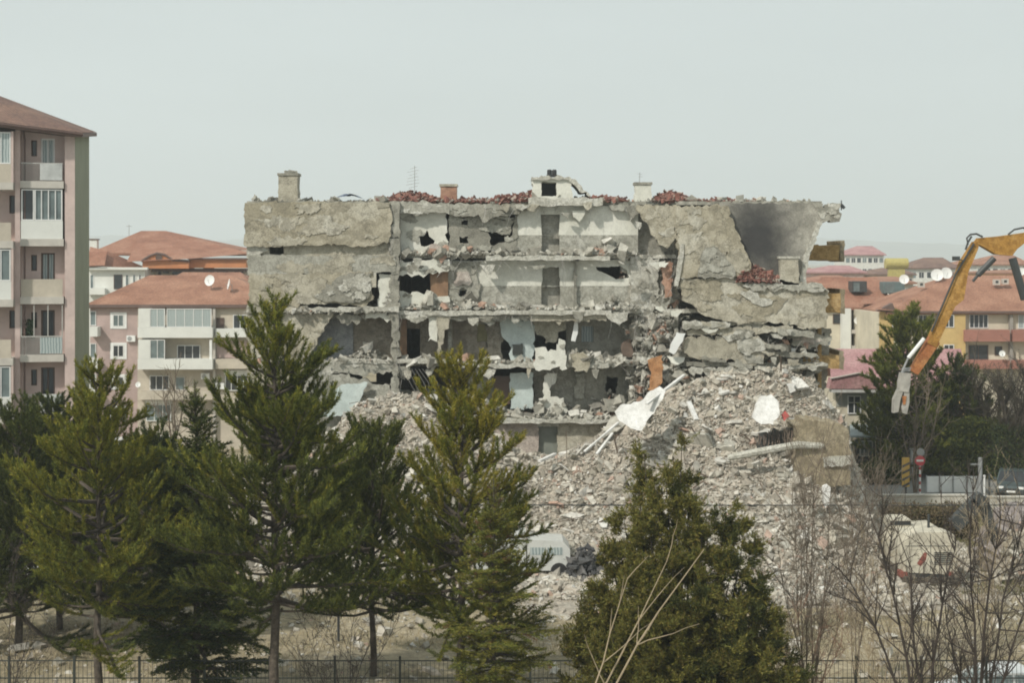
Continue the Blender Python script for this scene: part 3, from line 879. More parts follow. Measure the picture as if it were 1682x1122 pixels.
    m.tube([P(1196,752,72.6), P(1228,746,72.4), P(1270,738,72.3), P(1310,731,72.4), P(1352,733,72.5)], [.14,.18,.18,.18,.15], 8)
    m.build("broken_beam", EDGE, R)
    # debris on every floor of the open rooms, and rubble clinging to the shaft
    rg = np.random.default_rng(9)
    pts = []; sz = []
    for row in SL[1:5]:
        z = PZ(row, 80)
        for _ in range(520):
            px = rg.uniform(655, 1050); y = rg.uniform(80.0, 80.7)
            if rg.random() < .35: y = rg.uniform(80.0, 80.5)
            s = min(.55, .09*(1-rg.random())**-.5)
            pts.append((PX(px,80), y, z+s*.2)); sz.append(s)
    for _ in range(900):   # heaped corners
        cx_, row, wd, hh = ((765,418,40,.5),(1000,418,50,.8),(700,508,40,.6),(1010,508,40,.6),(760,508,60,.5),(600,596,40,.8),(960,596,50,.7),(900,688,80,1.1),(1000,688,60,1.4),(780,688,60,1.1))[rg.integers(0,10)]
        px = rg.normal(cx_, wd*.5); u = abs(px-cx_)/wd
        s = min(.6, .12*(1-rg.random())**-.5)
        pts.append((PX(px,80), rg.uniform(80.1,82), PZ(row,80)+max(.05,hh*(1-u))*rg.random()+.05)); sz.append(s)
    for _ in range(2600):  # shaft and right block faces
        t = rg.random()
        py = 420 + 260*t; px = rg.normal(1072+18*t, 22)
        s = min(.7, .10*(1-rg.random())**-.55)
        pts.append((PX(px,80), 81.3-1.5*t*rg.random()-.3*rg.random(), PZ(py,80))); sz.append(s)
    for _ in range(700):
        px = rg.uniform(1112, 1345); py = rg.uniform(560, 640)
        s = min(.7, .10*(1-rg.random())**-.55)
        pts.append((PX(px,80), rg.uniform(79.9,81.3), PZ(py,80))); sz.append(s)
    for _ in range(420):   # roofs and ledges
        px = rg.uniform(408, 1340); s = min(.45, .08*(1-rg.random())**-.5)
        pts.append((PX(px,80), rg.uniform(80.2,83), PZ(329,80)+s*.2)); sz.append(s)
    for _ in range(500):
        px = rg.uniform(405, 660); row = (512,512,592)[rg.integers(0,3)]; s = min(.35, .06*(1-rg.random())**-.5)
        pts.append((PX(px,80), rg.uniform(79.3,80.4), PZ(row,80)+s*.2)); sz.append(s)
    V, Fc = scatter_chunks(np.array(pts), np.array(sz), 8)
    tag(mesh_obj("floor_debris", V, Fc, GREY_RUBBLE, R), kind="stuff")
    # torn plaster and concrete scraps hanging from the broken floor edges
    pal = (CREAM, GREYC, GREYLOW, EDGE, TAN2, GREYC, EDGE)
    for k_ in range(62):
        if k_ < 34:
            px = r.uniform(655, 1045); py = r.choice([334, 346, 425, 434, 512, 520, 600, 606]) + r.uniform(0, 6); yy = r.uniform(79.75, 80.3)
        elif k_ < 46:
            px = r.uniform(1036, 1116); py = r.uniform(345, 600); yy = r.uniform(79.4, 80.2)
        else:
            px = r.uniform(1118, 1350); py = r.uniform(524, 612); yy = r.uniform(79.2, 79.6)
        wd = r.uniform(5, 17); hg = r.uniform(5, 20) if k_ < 46 else r.uniform(4, 11)
        pts_ = [(px-wd*r.uniform(.7,1), py-r.uniform(0,3)), (px+wd*r.uniform(.7,1), py-r.uniform(0,3)), (px+wd*r.uniform(.3,.9), py+hg*r.uniform(.3,.7)), (px+wd*r.uniform(-.2,.4), py+hg), (px-wd*r.uniform(.3,.9), py+hg*r.uniform(.3,.8))]
        plate("torn_scrap", r.choice(pal), pts_, yy, r.uniform(.06,.22), lean=r.uniform(-.3,.3), amp=.035, seed=900+k_)
    for k_ in range(16):
        a_ = r.uniform(1116, 1290); t_ = r.uniform(528, 608); L_ = r.uniform(30, 75); sl_ = r.uniform(-9, 9); th = r.uniform(4, 9)
        plate("pancaked_slab", r.choice((EDGE, GREYC, TAN2, GREYLOW)), [(a_,t_),(a_+L_*.5,t_+sl_*.4-1),(a_+L_,t_+sl_),(a_+L_,t_+sl_+th),(a_+L_*.5,t_+sl_*.6+th+1),(a_,t_+th)], r.uniform(79.15,79.7), r.uniform(.4,.9), amp=.045, seed=1000+k_)
    # hanging wires and rebar
    m = MB(71)
    for _ in range(120):
        px, py = r.choice([(r.uniform(640,660), r.uniform(335,640)), (r.uniform(1040,1110), r.uniform(400,640)), (r.uniform(735,1040), r.choice([340,428,517,604])), (r.uniform(1115,1340), r.uniform(530,560))])
        a = P(px, py, 79.85); L = r.uniform(.4,1.5)
        b = a + Vector((r.gauss(0,.25), r.uniform(-.3,.1), -L)); c_ = (a+b)/2 + Vector((r.gauss(0,.15), -.15, 0))
        m.tube([a, c_, b], .012, 3, False)
    for k_ in range(7):
        a = P(664+k_*6, 606, 79.6); m.tube([a, a+Vector((.3+.05*k_, -.1, -.7)), a+Vector((.75, -.1, -1.5))], .012, 3, False)
    tag(m.build("hanging_wire", solid("pale_wire", (.30,.29,.27), .7), R), kind="stuff")

def inside(x, y, poly):
    c = False; n = len(poly); j = n-1
    for i in range(n):
        a, b = poly[i], poly[j]
        if (a[1] > y) != (b[1] > y) and x < (b[0]-a[0])*(y-a[1])/(b[1]-a[1])+a[0]: c = not c
        j = i
    return c
ruin()

def ruin_roof():
    R = RUIN; Yr = 81.0
    def chim(px0, px1, t, b, mat, cap, lump=False):
        m = MB(px0); m.plate([(px0,t),(px1,t),(px1,b),(px0,b)], Yr, (px1-px0)*Yr/FPX*.9, amp=.02)
        o = m.build("chimney", mat, R)
        c = MB(px0+1)
        dx = (px1-px0)*Yr/FPX*.9
        c.box(PX(px0-1.5,Yr), PX(px1+1.5,Yr), Yr-.06, Yr+dx+.06, PZ(t,Yr), PZ(t-4,Yr))
        if lump:
            for k in range(9): c.chunk((PX(px0+14+k*1.6,Yr), Yr+.3+.06*k, PZ(t-6+k%3,Yr)), .28)
        k = c.build("chimney_cap", cap, o)
        return o
    chim(457,489,288,331,TAN2,GREYC,True)
    chim(723,750,306,331,TERRA,TAN2)
    chim(1043,1070,303,331,CREAM,GREYC)
    # chimney stub on the lower terrace
    m = MB(3); m.plate([(1281,424),(1312,424),(1312,468),(1281,468)], 79.45, .45, amp=.02); o = m.build("chimney", TAN2, R)
    c = MB(4); c.box(PX(1279,79.45), PX(1314,79.45), 79.4, 79.94, PZ(425,79.45), PZ(421,79.45)); c.build("chimney_cap", EDGE, o)
    # roof hut over the stairs
    m = MB(5)
    m.plate([(874,294),(938,293),(939,312),(941,328),(874,328)], 80.4, 2.2, [[(889,299),(914,299),(914,322),(889,322)]], amp=.025)
    o = m.build("stair_hut", CREAM, R)
    c = MB(6); c.plate([(873,290),(936,290),(950,301),(958,312),(970,320),(968,323),(952,315),(944,304),(934,295),(873,295)], 80.25, 2.3, amp=.04, step=.2); c.build("hut_roof", EDGE, o)
    c = MB(7); c.pbox(888,915,298,323,82.2,.1); c.build("hut_opening", METAL_DK, o)
    # tank on the hut
    m = MB(8)
    for px in (902.5, 910.5):
        m.lathe(P(px,290,81.2), [(.0,0),(.12,0),(.13,.1),(.13,.32),(.10,.38),(.0,.38)], 12)
    m.box(PX(898,81.2), PX(915,81.2), 81.0, 81.4, PZ(290.5,81.2), PZ(287,81.2))
    tag(m.build("water_canister", solid("black_plastic", (.02,.02,.022), .5)), "pair of black canisters standing on the ruin's stair hut", "canister")
    # antennas
    m = MB(9)
    base = P(681,318,81.5); top = P(681,272,81.5)
    m.bar(base, top, .035)
    for k in range(7):
        h = top.z - .12 - k*.17; wd = (.25,.42,.3,.4,.46,.5,.34)[k]
        m.bar((base.x-wd*.9, 81.5, h-.06), (base.x+wd*.5, 81.5, h+.06), .018)
    tag(m.build("television_aerial", METAL_GR), "thin aerial standing on the red tile heap of the ruin's roof", "aerial")
    m = MB(10)
    a = P(1050,303,81.3); b = P(1051,283,81.3)
    m.bar(a, b, .04); m.bar(P(1048,290,81.3), P(1056,290,81.3), .02); m.bar(P(1047,285,81.3), P(1055,286,81.3), .02)
    tag(m.build("television_aerial", METAL_GR), "short aerial mast on the whitish roof chimney of the ruin", "aerial")
    m = MB(11)
    a = P(1382,345,80.2); m.bar(a, P(1382,329,80.2), .05); m.bar(P(1382,336,80.2), P(1387,342,80.2), .14)
    m.build("eaves_bracket", METAL_DK, R)
    # blue tarpaulin
    m = MB(12); rr = random.Random(4)
    nx_, ny_ = 14, 6
    V = []; Fc = []
    for j in range(ny_):
        for i in range(nx_):
            p = P(548+i*58/13, 329, 80.6+j*.35)
            V.append((p.x, p.y, p.z + .10 + .28*math.sin(math.pi*min(1,i/11.0))*(.4+.6*rr.random())))
    for j in range(ny_-1):
        for i in range(nx_-1): Fc.append((j*nx_+i, j*nx_+i+1, (j+1)*nx_+i+1, (j+1)*nx_+i))
    tag(mesh_obj("tarpaulin", V, Fc, solid("blue_grey_sheet", (.09,.12,.20), .5, .4, 3)), "crumpled blue sheet lying on the left part of the ruin's roof", "tarpaulin")
    # broken tile heaps
    rg = np.random.default_rng(15)
    heaps = (("dark red tile heap beside the aerial on the ruin's roof", [(612,330),(640,322),(652,314),(668,311),(690,316),(720,325),(740,330)], 80.5, 900),
             ("reddish tile rubble between the brick chimney and the stair hut", [(740,331),(760,326),(800,327),(830,322),(850,314),(872,312),(882,330)], 80.3, 750),
             ("tile rubble scattered right of the stair hut", [(940,330),(960,320),(985,322),(1010,322),(1030,328)], 80.4, 420),
             ("red tile heap beside the whitish chimney", [(1072,331),(1085,318),(1105,312),(1125,316),(1142,328),(1150,331)], 80.5, 900),
             ("low tile rubble near the right end of the ruin's roof", [(1142,331),(1170,327),(1196,324),(1215,329),(1240,331)], 80.3, 260),
             ("brown tile heap on the lower terrace below the scorched wall", [(1212,462),(1216,434),(1232,430),(1250,440),(1266,450),(1278,462)], 79.45, 900))
    for i, (lab, prof, y0, n) in enumerate(heaps):
        bz = prof[0][1]
        pts = []; sz = []
        xs_ = [a for a,b in prof]; hs = [(bz-b)*y0/FPX for a,b in prof]
        dep = 1.6 if i < 5 else .4
        for _ in range(n):
            px = rg.uniform(xs_[0], xs_[-1]); h = np.interp(px, xs_, hs); y = y0 + rg.uniform(0, dep*2)
            f = max(0, 1-abs(y-y0-dep)/dep)**.6
            pts.append((PX(px,y0), y, PZ(bz,y0) + h*f*rg.random()**.5)); sz.append(rg.uniform(.14,.34))
        V, Fc = scatter_chunks(np.array(pts), np.array(sz), 30+i, .25)
        tag(mesh_obj("roof_tile_heap", V, Fc, TILE_BITS), lab, "rubble heap", "heaps of broken tiles on the ruin", "stuff")
ruin_roof()

def big_debris():
    def one(name, lab, pix, y, d, mat, lean=0, amp=.04):
        m = MB(int(pix[0][0])); m.plate(pix, y, d, amp=amp, lean=lean)
        return tag(m.build(name, mat), lab, "debris")
    PALE = broken("whitewashed_concrete", (.60,.59,.55), (.72,.71,.68), (.78,.775,.75), .9, .5, 0, None, .35)
    one("fallen_wall_slab", "large white slab leaning on the heap's left shoulder, pointed corner up", [(1012,680),(1022,670),(1040,668),(1062,660),(1072,648),(1090,640),(1098,646),(1086,668),(1072,684),(1054,708),(1036,704),(1016,690)], 73.2, .4, PALE, .8, .025)
    one("fallen_wall_slab", "rounded white slab lying on the heap's right side beside a red scrap", [(1238,688),(1246,668),(1258,654),(1274,652),(1284,662),(1282,684),(1270,698),(1250,697)], 72.4, .4, PALE, .75, .025)
    one("cloth_scrap", "red scrap of cloth just right of the rounded white slab", [(1284,682),(1292,676),(1298,684),(1288,692)], 73.0, .1, solid("red_cloth", (.40,.08,.07), .9, .2, 3), .5)
    one("fallen_wall_slab", "tall white block standing at the foot of the heap's right edge", [(1353,800),(1360,797),(1366,802),(1364,828),(1355,834),(1352,820)], 70.5, .3, PALE, .1)
    one("fallen_wall_slab", "small white block near the top of the heap", [(1293,632),(1306,630),(1308,642),(1298,646)], 76.2, .3, PALE, .2)
    for (lab, a, b, ya, yb, wd) in (("long thin white plank above the leaning white slab", (1062,664),(1124,616),73.6,76.6,.16),
                               ("upper of two pale poles sticking out left below the leaning slab", (960,742),(1016,694),72.0,73.6,.12),
                               ("lower of two pale poles sticking out left below the leaning slab", (980,746),(1006,712),71.6,72.8,.12),
                               ("short pale plank lying at the heap's left foot by the grey door", (886,758),(912,746),75.8,76.8,.2),
                               ("pale post standing slanted right of the leaning white slab", (1131,660),(1144,690),73.9,73.2,.22)):
        m = MB(1); pa, pb = P(*a, ya), P(*b, yb)
        m.bar(pa, pb, wd, wd*.55)
        tag(m.build("timber_plank", PALE), lab, "plank", "planks sticking out of the rubble")
big_debris()
# ------------------------------------------------------------------ houses
TILE_L = tiles("clay_roof_tiles", (.35,.17,.108), (.45,.24,.158))
TILE_O = tiles("orange_roof_tiles", (.36,.165,.105), (.43,.225,.15))
TILE_B = tiles("brown_roof_tiles", (.20,.12,.095), (.28,.17,.125))
TILE_P = tiles("pink_sheet_roof", (.42,.22,.22), (.49,.29,.28), 5.0, .35)
PINKW = solid("dusty_pink_wall", (.42,.32,.295), .85, .14, .6)
PINKT = solid("mauve_pink_wall", (.56,.445,.405), .85, .13, .5)
GREENW = solid("olive_green_wall", (.235,.25,.175), .85, .08, .4)
CREAMW = solid("cream_wall", (.57,.52,.41), .85, .13, .5)
YELLOWW = solid("yellow_wall", (.54,.385,.165), .85, .13, .5)
BEIGEW = solid("beige_wall", (.48,.43,.35), .85, .13, .6)
PALEW = solid("pale_balcony_wall", (.66,.67,.63), .8, .06, .5)
REDW = solid("brick_red_balcony", (.33,.15,.115), .85, .1, .8)
ORANGEW = solid("orange_wall", (.50,.21,.09), .85, .1, .6)
EAVE = solid("brown_eaves", (.13,.085,.07), .7)
TRIM = solid("stone_trim", (.50,.47,.42), .8, .08)
RAIL = solid("painted_railing", (.42,.41,.38), .5)

def window(parent, Y, a, t, b, bt, glassm=None, framem=None, nmul=1, name="window", fw=.07, inset=.0, xf=None, cross=None, proud=.05):
    """frame (part) with its pane (sub-part); a,t,b,bt is the pixel rectangle at Y"""
    framem = framem or W_FRAME; glassm = glassm or G_DARK
    x0, x1, z0, z1 = PX(a,Y), PX(b,Y), PZ(bt,Y), PZ(t,Y)
    return window_m(parent, x0, x1, Y-proud-.01, Y+.03, z0, z1, glassm, framem, nmul, name, fw, xf, cross)
def window_m(parent, x0, x1, y0, y1, z0, z1, glassm, framem, nmul=1, name="window", fw=.07, xf=None, cross=None):
    m = MB(1); m.xf = xf
    m.box(x0, x0+fw, y0, y1, z0, z1).box(x1-fw, x1, y0, y1, z0, z1)
    m.box(x0+fw, x1-fw, y0, y1, z0, z0+fw).box(x0+fw, x1-fw, y0, y1, z1-fw, z1)
    for k in range(1, nmul+1):
        x = x0 + (x1-x0)*k/(nmul+1)
        m.box(x-fw*.4, x+fw*.4, y0+.01, y1, z0+fw, z1-fw)
    if cross: m.box(x0+fw, x1-fw, y0+.012, y1-.004, z0+(z1-z0)*cross, z0+(z1-z0)*cross+fw*.7)
    o = m.build(name, framem, parent)
    g = MB(2); g.xf = xf
    g.box(x0+fw*.5, x1-fw*.5, y1-.045, y1-.02, z0+fw*.5, z1-fw*.5)
    g.build("pane", glassm, o)
    return o

def wall_holes(m, x0, x1, z0, z1, y, d, holes):
    """wall slab with rectangular openings"""
    xs_ = sorted({x0, x1, *[h[0] for h in holes], *[h[1] for h in holes]})
    zs_ = sorted({z0, z1, *[h[2] for h in holes], *[h[3] for h in holes]})
    xs_ = [x for x in xs_ if x0 <= x <= x1]; zs_ = [z for z in zs_ if z0 <= z <= z1]
    for i in range(len(xs_)-1):
        run = None
        for j in range(len(zs_)-1):
            cx_, cz = (xs_[i]+xs_[i+1])/2, (zs_[j]+zs_[j+1])/2
            hole = any(h[0] < cx_ < h[1] and h[2] < cz < h[3] for h in holes)
            if hole:
                if run is not None: m.box(xs_[i], xs_[i+1], y, y+d, run, zs_[j]); run = None
            elif run is None: run = zs_[j]
        if run is not None: m.box(xs_[i], xs_[i+1], y, y+d, run, z1)
    return m

# ---- tall pink block at the left edge
def tower():
    cx_, cy = PX(122,80), 80.0
    root = empty("apartment_tower", (cx_-2, cy+2, 0), "tall pink apartment block with stacked balconies and an olive green end wall", "building")
    th = math.radians(12)
    ux, uy = -math.cos(th), -math.sin(th)
    wx, wy = -math.sin(th), math.cos(th)
    xf = lambda u, w_, z: (cx_ + u*ux + w_*wx, cy + u*uy + w_*wy, z)
    def mb(s=0):
        m = MB(s); m.xf = xf; return m
    FL = [0.55+3.03*k for k in range(8)]     # floor levels; FL[7] is the eaves line
    top = 21.75
    # main walls: back of the loggias, end wall, rear
    m = mb()
    holes = []
    for k in range(7):
        holes += [(1.95,2.25,FL[k]+1.35,FL[k]+2.2), (1.05,1.75,FL[k]+.1,FL[k]+2.3)]
    for k in range(7):
        holes += [(3.0,3.35,FL[k]+1.35,FL[k]+2.3),(3.85,4.2,FL[k]+1.35,FL[k]+2.3)]
    wall_holes(m, .25, 9.5, 0, top-.35, 0.8, .3, holes)
    m.build("front_wall", PINKT, root)
    m = mb(); m._add([(-.02,.04,0),(.25,.04,0),(.25,12,0),(-.02,12,0),(-.02,.04,21.15),(.25,.04,21.2),(.25,12,22.2),(-.02,12,22.2)], [(0,3,2,1),(4,5,6,7),(0,1,5,4),(1,2,6,5),(2,3,7,6),(3,0,4,7)]); m.build("end_wall", GREENW, root)
    m = mb(); m.box(.25, 9.5, 11.7, 12, 0, top-.35); m.box(9.2, 9.5, 1.55, 11.7, 0, top-.35); m.build("rear_wall", PINKT, root)
    m = mb(); m.box(-.03, .48, 0, .035, 0, top-.35); m.box(.26, .48, .035, 1.25, 0, top-.35); m.build("corner_pier", PINKT, root)
    m = mb(); m.box(2.72, 2.98, -.02, 1.25, 0, top-.36); m.build("corner_pier", PINKT, root)
    # dark rooms behind the openings
    for k in range(7):
        z = FL[k]
        window_m(root, 1.95, 2.25, 0.87, 1.05, z+1.35, z+2.2, G_DARK, DARKWOOD, 0, "small_window", .05, xf)
        m = mb(); 
        d = window_m(root, 1.05, 1.75, 0.87, 1.05, z+.1, z+2.3, G_PALE if k in (6,4) else G_DARK, DARKWOOD if k != 6 else W_FRAME, 1, "balcony_door", .08, xf)
        window_m(root, 3.0, 3.35, 0.87, 1.05, z+1.35, z+2.3, G_DARK, DARKWOOD, 0, "small_window", .05, xf)
        window_m(root, 3.85, 4.2, 0.87, 1.05, z+1.35, z+2.3, G_DARK, DARKWOOD, 0, "small_window", .05, xf)
    # balconies of the right stack
    for k in range(7):
        z = FL[k]
        m = mb(); m.box(.53, 2.71, -.12, 1.25, z-.38, z)
        slab = m.build("balcony_slab", TRIM, root)
        if k == 5:      # glazed in, white parapet
            m = mb(); m.box(.58, 2.68, -.08, .02, z+.002, z+.95); m.build("parapet", PALEW, root)
            o = window_m(root, .6, 2.0, -.06, .06, z+.96, z+2.6, G_MID, W_FRAME, 3, "balcony_glazing", .06, xf)
            o = window_m(root, 2.02, 2.66, -.06, .06, z+.96, z+2.6, G_DARK, W_FRAME, 0, "balcony_glazing", .06, xf)
        elif k == 3:
            m = mb()
            for q in range(14): m.box(1.75+q*.07, 1.77+q*.07, -.06, -.03, z, z+.92)
            m.box(.58, 2.68, -.07, -.02, z+.92, z+.98); m.build("railing", RAIL, root)
            m = mb(); m.box(.6, 1.72, -.06, -.03, z+.05, z+.9); m.build("glass_panel", G_PALE, root)
            m = mb()
            for x in (.58, 1.3, 2.0, 2.64): m.box(x, x+.05, -.06, -.01, z+.98, z+2.6)
            m.build("glazing_bars", RAIL, root)
            p = mb(9)
            for q in range(60): p.chunk((2.3+p.r.gauss(0,.12), .4+p.r.gauss(0,.12), z+.9+p.r.random()*.9), .16)
            p.build("potted_plant", solid("house_plant", (.05,.085,.04), .8), root)
        elif k in (4, 1):
            m = mb(); m.box(.58, 2.68, -.06, .02, z+.002, z+.92); m.build("parapet", BEIGEW, root)
        else:
            m = mb(); m.box(.58, 2.68, -.06, -.02, z+.90, z+.96)
            for q in range(28): m.box(.6+q*.075, .615+q*.075, -.05, -.03, z, z+.9)
            m.build("railing", RAIL, root)
            m = mb(); m.box(.6, 1.72, -.09, -.065, z+.05, z+.92); m.build("glass_panel", glass("frosted_panel", (.33,.34,.33), .3), root)
    # left bay, half cut by the picture edge
    for k in range(7):
        z = FL[k]-.12
        m = mb(); m.box(3.0, 9.4, -.75, 1.25, z-.38, z); m.build("balcony_slab", TRIM, root)
        glazed = k in (6, 4, 2)
        if glazed:
            m = mb(); m.box(3.1, 9.3, -.72, -.62, z+.002, z+.95); m.build("parapet", BEIGEW if k == 6 else PALEW, root)
            window_m(root, 3.12, 6.0, -.7, -.6, z+.96, z+2.6, G_PALE if k == 6 else G_MID, W_FRAME, 5, "balcony_glazing", .06, xf)
            window_m(root, 6.05, 9.3, -.7, -.6, z+.96, z+2.6, G_MID, W_FRAME, 5, "balcony_glazing", .06, xf)
            m = mb(); m.box(2.99, 3.1, -.72, 1.25, z+.002, z+2.65); m.build("bay_side", PINKT, root)
        else:
            m = mb(); m.box(3.1, 9.3, -.72, -.64, z+.002, z+.95); m.build("parapet", BEIGEW, root)
    # roof: hipped, long eaves
    m = mb()
    E = [(-.45,-.7,21.25), (10.2,-1.5,22.4), (10.2,13,22.7), (-.45,12.3,22.35)]
    rdg = [(5.0,5.4,23.95),(9.0,5.8,25.0)]
    m._add(E + rdg, [(0,1,5,4),(1,2,5),(2,3,4,5),(3,0,4)])
    m.build("roof", TILE_B, root)
    m = mb()
    lo = [(a+(.0 if a<0 else 0), b, c-.24) for a,b,c in E]
    hi = [(a, b, c-.02) for a,b,c in E]
    m._add(lo+hi, [(0,1,2,3),(0,1,5,4),(1,2,6,5),(2,3,7,6),(3,0,4,7)])
    m.build("eaves", EAVE, root)
    m = mb(); m.tube([(-.5,-.72,21.15),(10.2,-1.52,22.3)], .07, 8); m.tube([(2.55,-.1,21.4),(2.5,.05,20.9),(2.5,-.06,0.2)], .05, 8); m.build("gutter", solid("brown_gutter", (.10,.06,.05), .5), root)
tower()

def hip_roof(m, px0, px1, eave, ridge, Y, depth, rx0, rx1, over=.5):
    """hip roof by photo columns: eaves at row `eave` (front, at Y), ridge at row `ridge` half way back"""
    x0, x1, z0 = PX(px0,Y), PX(px1,Y), PZ(eave,Y)
    Yr = Y + depth/2
    zr = PZ(ridge, Yr); a, b = PX(rx0,Yr), PX(rx1,Yr)
    E = [(x0-over,Y-over,z0),(x1+over,Y-over,z0),(x1+over,Y+depth+over,z0),(x0-over,Y+depth+over,z0)]
    m._add(E+[(a,Yr,zr),(b,Yr,zr)], [(0,1,5,4),(1,2,5),(2,3,4,5),(3,0,4)])
    m._add([(p[0],p[1],z0-.03) for p in E]+[(p[0],p[1],z0-.25) for p in E], [(0,1,2,3),(4,5,6,7),(0,1,5,4),(1,2,6,5),(2,3,7,6),(3,0,4,7)])
    return m

def body(root, px0, px1, top, Y, depth, mat, zb=-4.2, name="wall"):
    m = MB(1); m.box(PX(px0,Y), PX(px1,Y), Y, Y+depth, zb, PZ(top,Y))
    return m.build(name, mat, root)

# ---- pink house behind, left
def pink_house():
    Y = 150.0
    root = empty("pink_apartment_house", (PX(280,Y), Y+2, -4), "pink three storey house with white balconies and a clay tile hip roof", "building")
    body(root, 148, 470, 503, Y, 14, PINKW)
    m = MB(2); hip_roof(m, 146, 472, 502, 452, Y, 14, 245, 380); m.build("roof", TILE_L, root)
    m = MB(3); m.box(PX(140,Y), PX(478,Y), Y-.62, Y-.5, PZ(505,Y), PZ(500,Y)); m.build("gutter", EAVE, root)
    m = MB(4); m.pbox(226, 350, 503.5, 800, Y-.01, .1); m.pbox(353, 470, 503.5, 800, Y-.01, .1); m.build("beige_wall_panel", BEIGEW, root)
    for (t, b) in ((513,540),(563,590),(615,640),(667,692),(718,742)):
        m = MB(5)
        m.pbox(181,185,t,b,Y-.06,.1).pbox(204,208,t,b,Y-.06,.1).pbox(185,204,t,t+3.5,Y-.06,.1).pbox(185,204,b-3,b,Y-.06,.1)
        m.build("window_surround", W_WHITE, root)
        window(root, Y-.01, 185.2, t+3.7, 203.8, b-3.2, G_MID if t < 520 else G_DARK, W_FRAME, 1, fw=.09)
    # left sliver balconies
    for (t, b) in ((537,553),(590,606),(640,655)):
        m = MB(6); m.pbox(146,160,t,b,Y-1.2,1.2); m.build("balcony", PALEW, root)
        window(root, Y-.01, 148, t-26, 158, t-2, G_MID, W_FRAME, 0)
    # projecting white balcony block
    for i, (t, b, bot) in enumerate(((507,538,555),(558,590,607))):
        m = MB(7); m.pbox(226,349,b,bot,Y-1.5,1.49); m.build("balcony", PALEW, root)
        m = MB(8); m.pbox(227,246,t,b-.2,Y-1.48,1.4); m.build("balcony_end_panel", PALEW, root)
        window(root, Y-1.4, 246.3, t, 271, b-.3, G_PALE if i == 0 else G_MID, W_FRAME, 1, "balcony_glazing")
        if i == 0: window(root, Y-1.4, 274, t, 347.5, b-.3, G_PALE, W_FRAME, 4, "balcony_glazing")
        else:
            window(root, Y-.12, 291, 567, 329, 590, G_DARK, W_FRAME, 2)
            m = MB(9); m.pbox(344,348,t,b-.2,Y-1.3,.2); m.build("balcony_post", W_WHITE, root)
    window(root, Y-.12, 246, 617, 278, 641, G_DARK, W_FRAME, 2); window(root, Y-.12, 288, 619, 304, 641, G_MID, TRIM, 0)
    m = MB(10); m.pbox(226,349,643,657,Y-1.2,1.18); m.build("balcony", BEIGEW, root)
    m = MB(11); m.pbox(238,282,658,664,Y-.2,.18); m.build("lintel", W_WHITE, root)
    window(root, Y-.12, 240, 664.5, 281, 692, G_MID, W_WHITE, 2)
    window(root, Y-.12, 240, 716, 281, 740, G_DARK, W_WHITE, 2)
    m = MB(12); m.pbox(349.5,353.5,505,800,Y-.5,.6); m.build("pier", TRIM, root)
    # right part
    m = MB(13); m.pbox(354,368,522,540,Y-.1,.08); m.build("shutter", DARKWOOD, root)
    window(root, Y-.12, 383, 517, 406, 540, G_DARK, W_FRAME, 1)
    m = MB(14); m.pbox(354,470,540,554,Y-1.0,.98); m.build("balcony", PALEW, root)
    m = MB(15); m.pbox(354,470,590,606,Y-1.0,.98); m.build("balcony", BEIGEW, root)
    m = MB(16); m.pbox(356,470,560,588,Y-.14,.1); m.build("loggia_wall", PINKW, root)
    m = MB(17); m.pbox(368,412,608,616,Y-.2,.18); m.build("lintel", W_WHITE, root)
    window(root, Y-.12, 370, 616.5, 410, 642, G_DARK, W_WHITE, 3)
    return root
_ph = pink_house()
def aircon(root, px, py, Y, s=1.0):
    m = MB(px); x, z = PX(px,Y), PZ(py,Y); m.box(x-.42*s, x+.42*s, Y-.32, Y-.01, z-.3*s, z+.3*s); o = m.build("air_conditioner", W_WHITE, root)
    m = MB(px); m.lathe((x-.1*s, Y-.32, z), [(0,0),(.22*s,0),(.22*s,.02),(0,.02)], 12, (0,-1,0)); m.build("fan_grille", METAL_GR, o)
for a_ in ((216,556,149.98),(338,618,149.86),(362,634,149.86)): aircon(_ph, *a_)

def dish(px, py, Y, rad, face, lab):
    root = empty("satellite_dish", P(px, py, Y) + Vector((0,.35,-rad*1.2)), lab, "satellite dish", "satellite dishes on the houses")
    m = MB(1)
    ax = Vector(face).normalized()
    prof = [(rad*t, rad*.22*t*t) for t in (0.02,.3,.55,.8,1.0)] + [(rad*1.02, rad*.2), (rad*.5,.01), (.02,-.03)]
    m.lathe(P(px,py,Y), prof, 18, ax)
    m.build("reflector", W_WHITE, root)
    m = MB(2); c = P(px,py,Y)
    m.tube([c - ax*.02, c - ax*.25, c - ax*.25 + Vector((0,0,-rad*1.15))], .035, 6); m.build("mast", METAL_GR, root)
    m = MB(3); m.tube([c + Vector((0,0,-rad*.9)) + ax*.05, c + ax*rad*.8], .02, 5); m.build("feed_arm", METAL_GR, root)
dish(345,461,153,.55,(-.35,-1,.25),"round white dish in the middle of the pink house's tile roof")
dish(377,467,152.5,.52,(-1,-.35,.2),"white dish seen edge on at the right of the pink house's roof")
dish(227,632,148.6,.27,(-.2,-1,.2),"small white dish on the pink house's wall beside its corner balcony")
dish(161,466,193,.40,(.1,-1,.2),"white dish on the balcony of the orange roofed house, left")

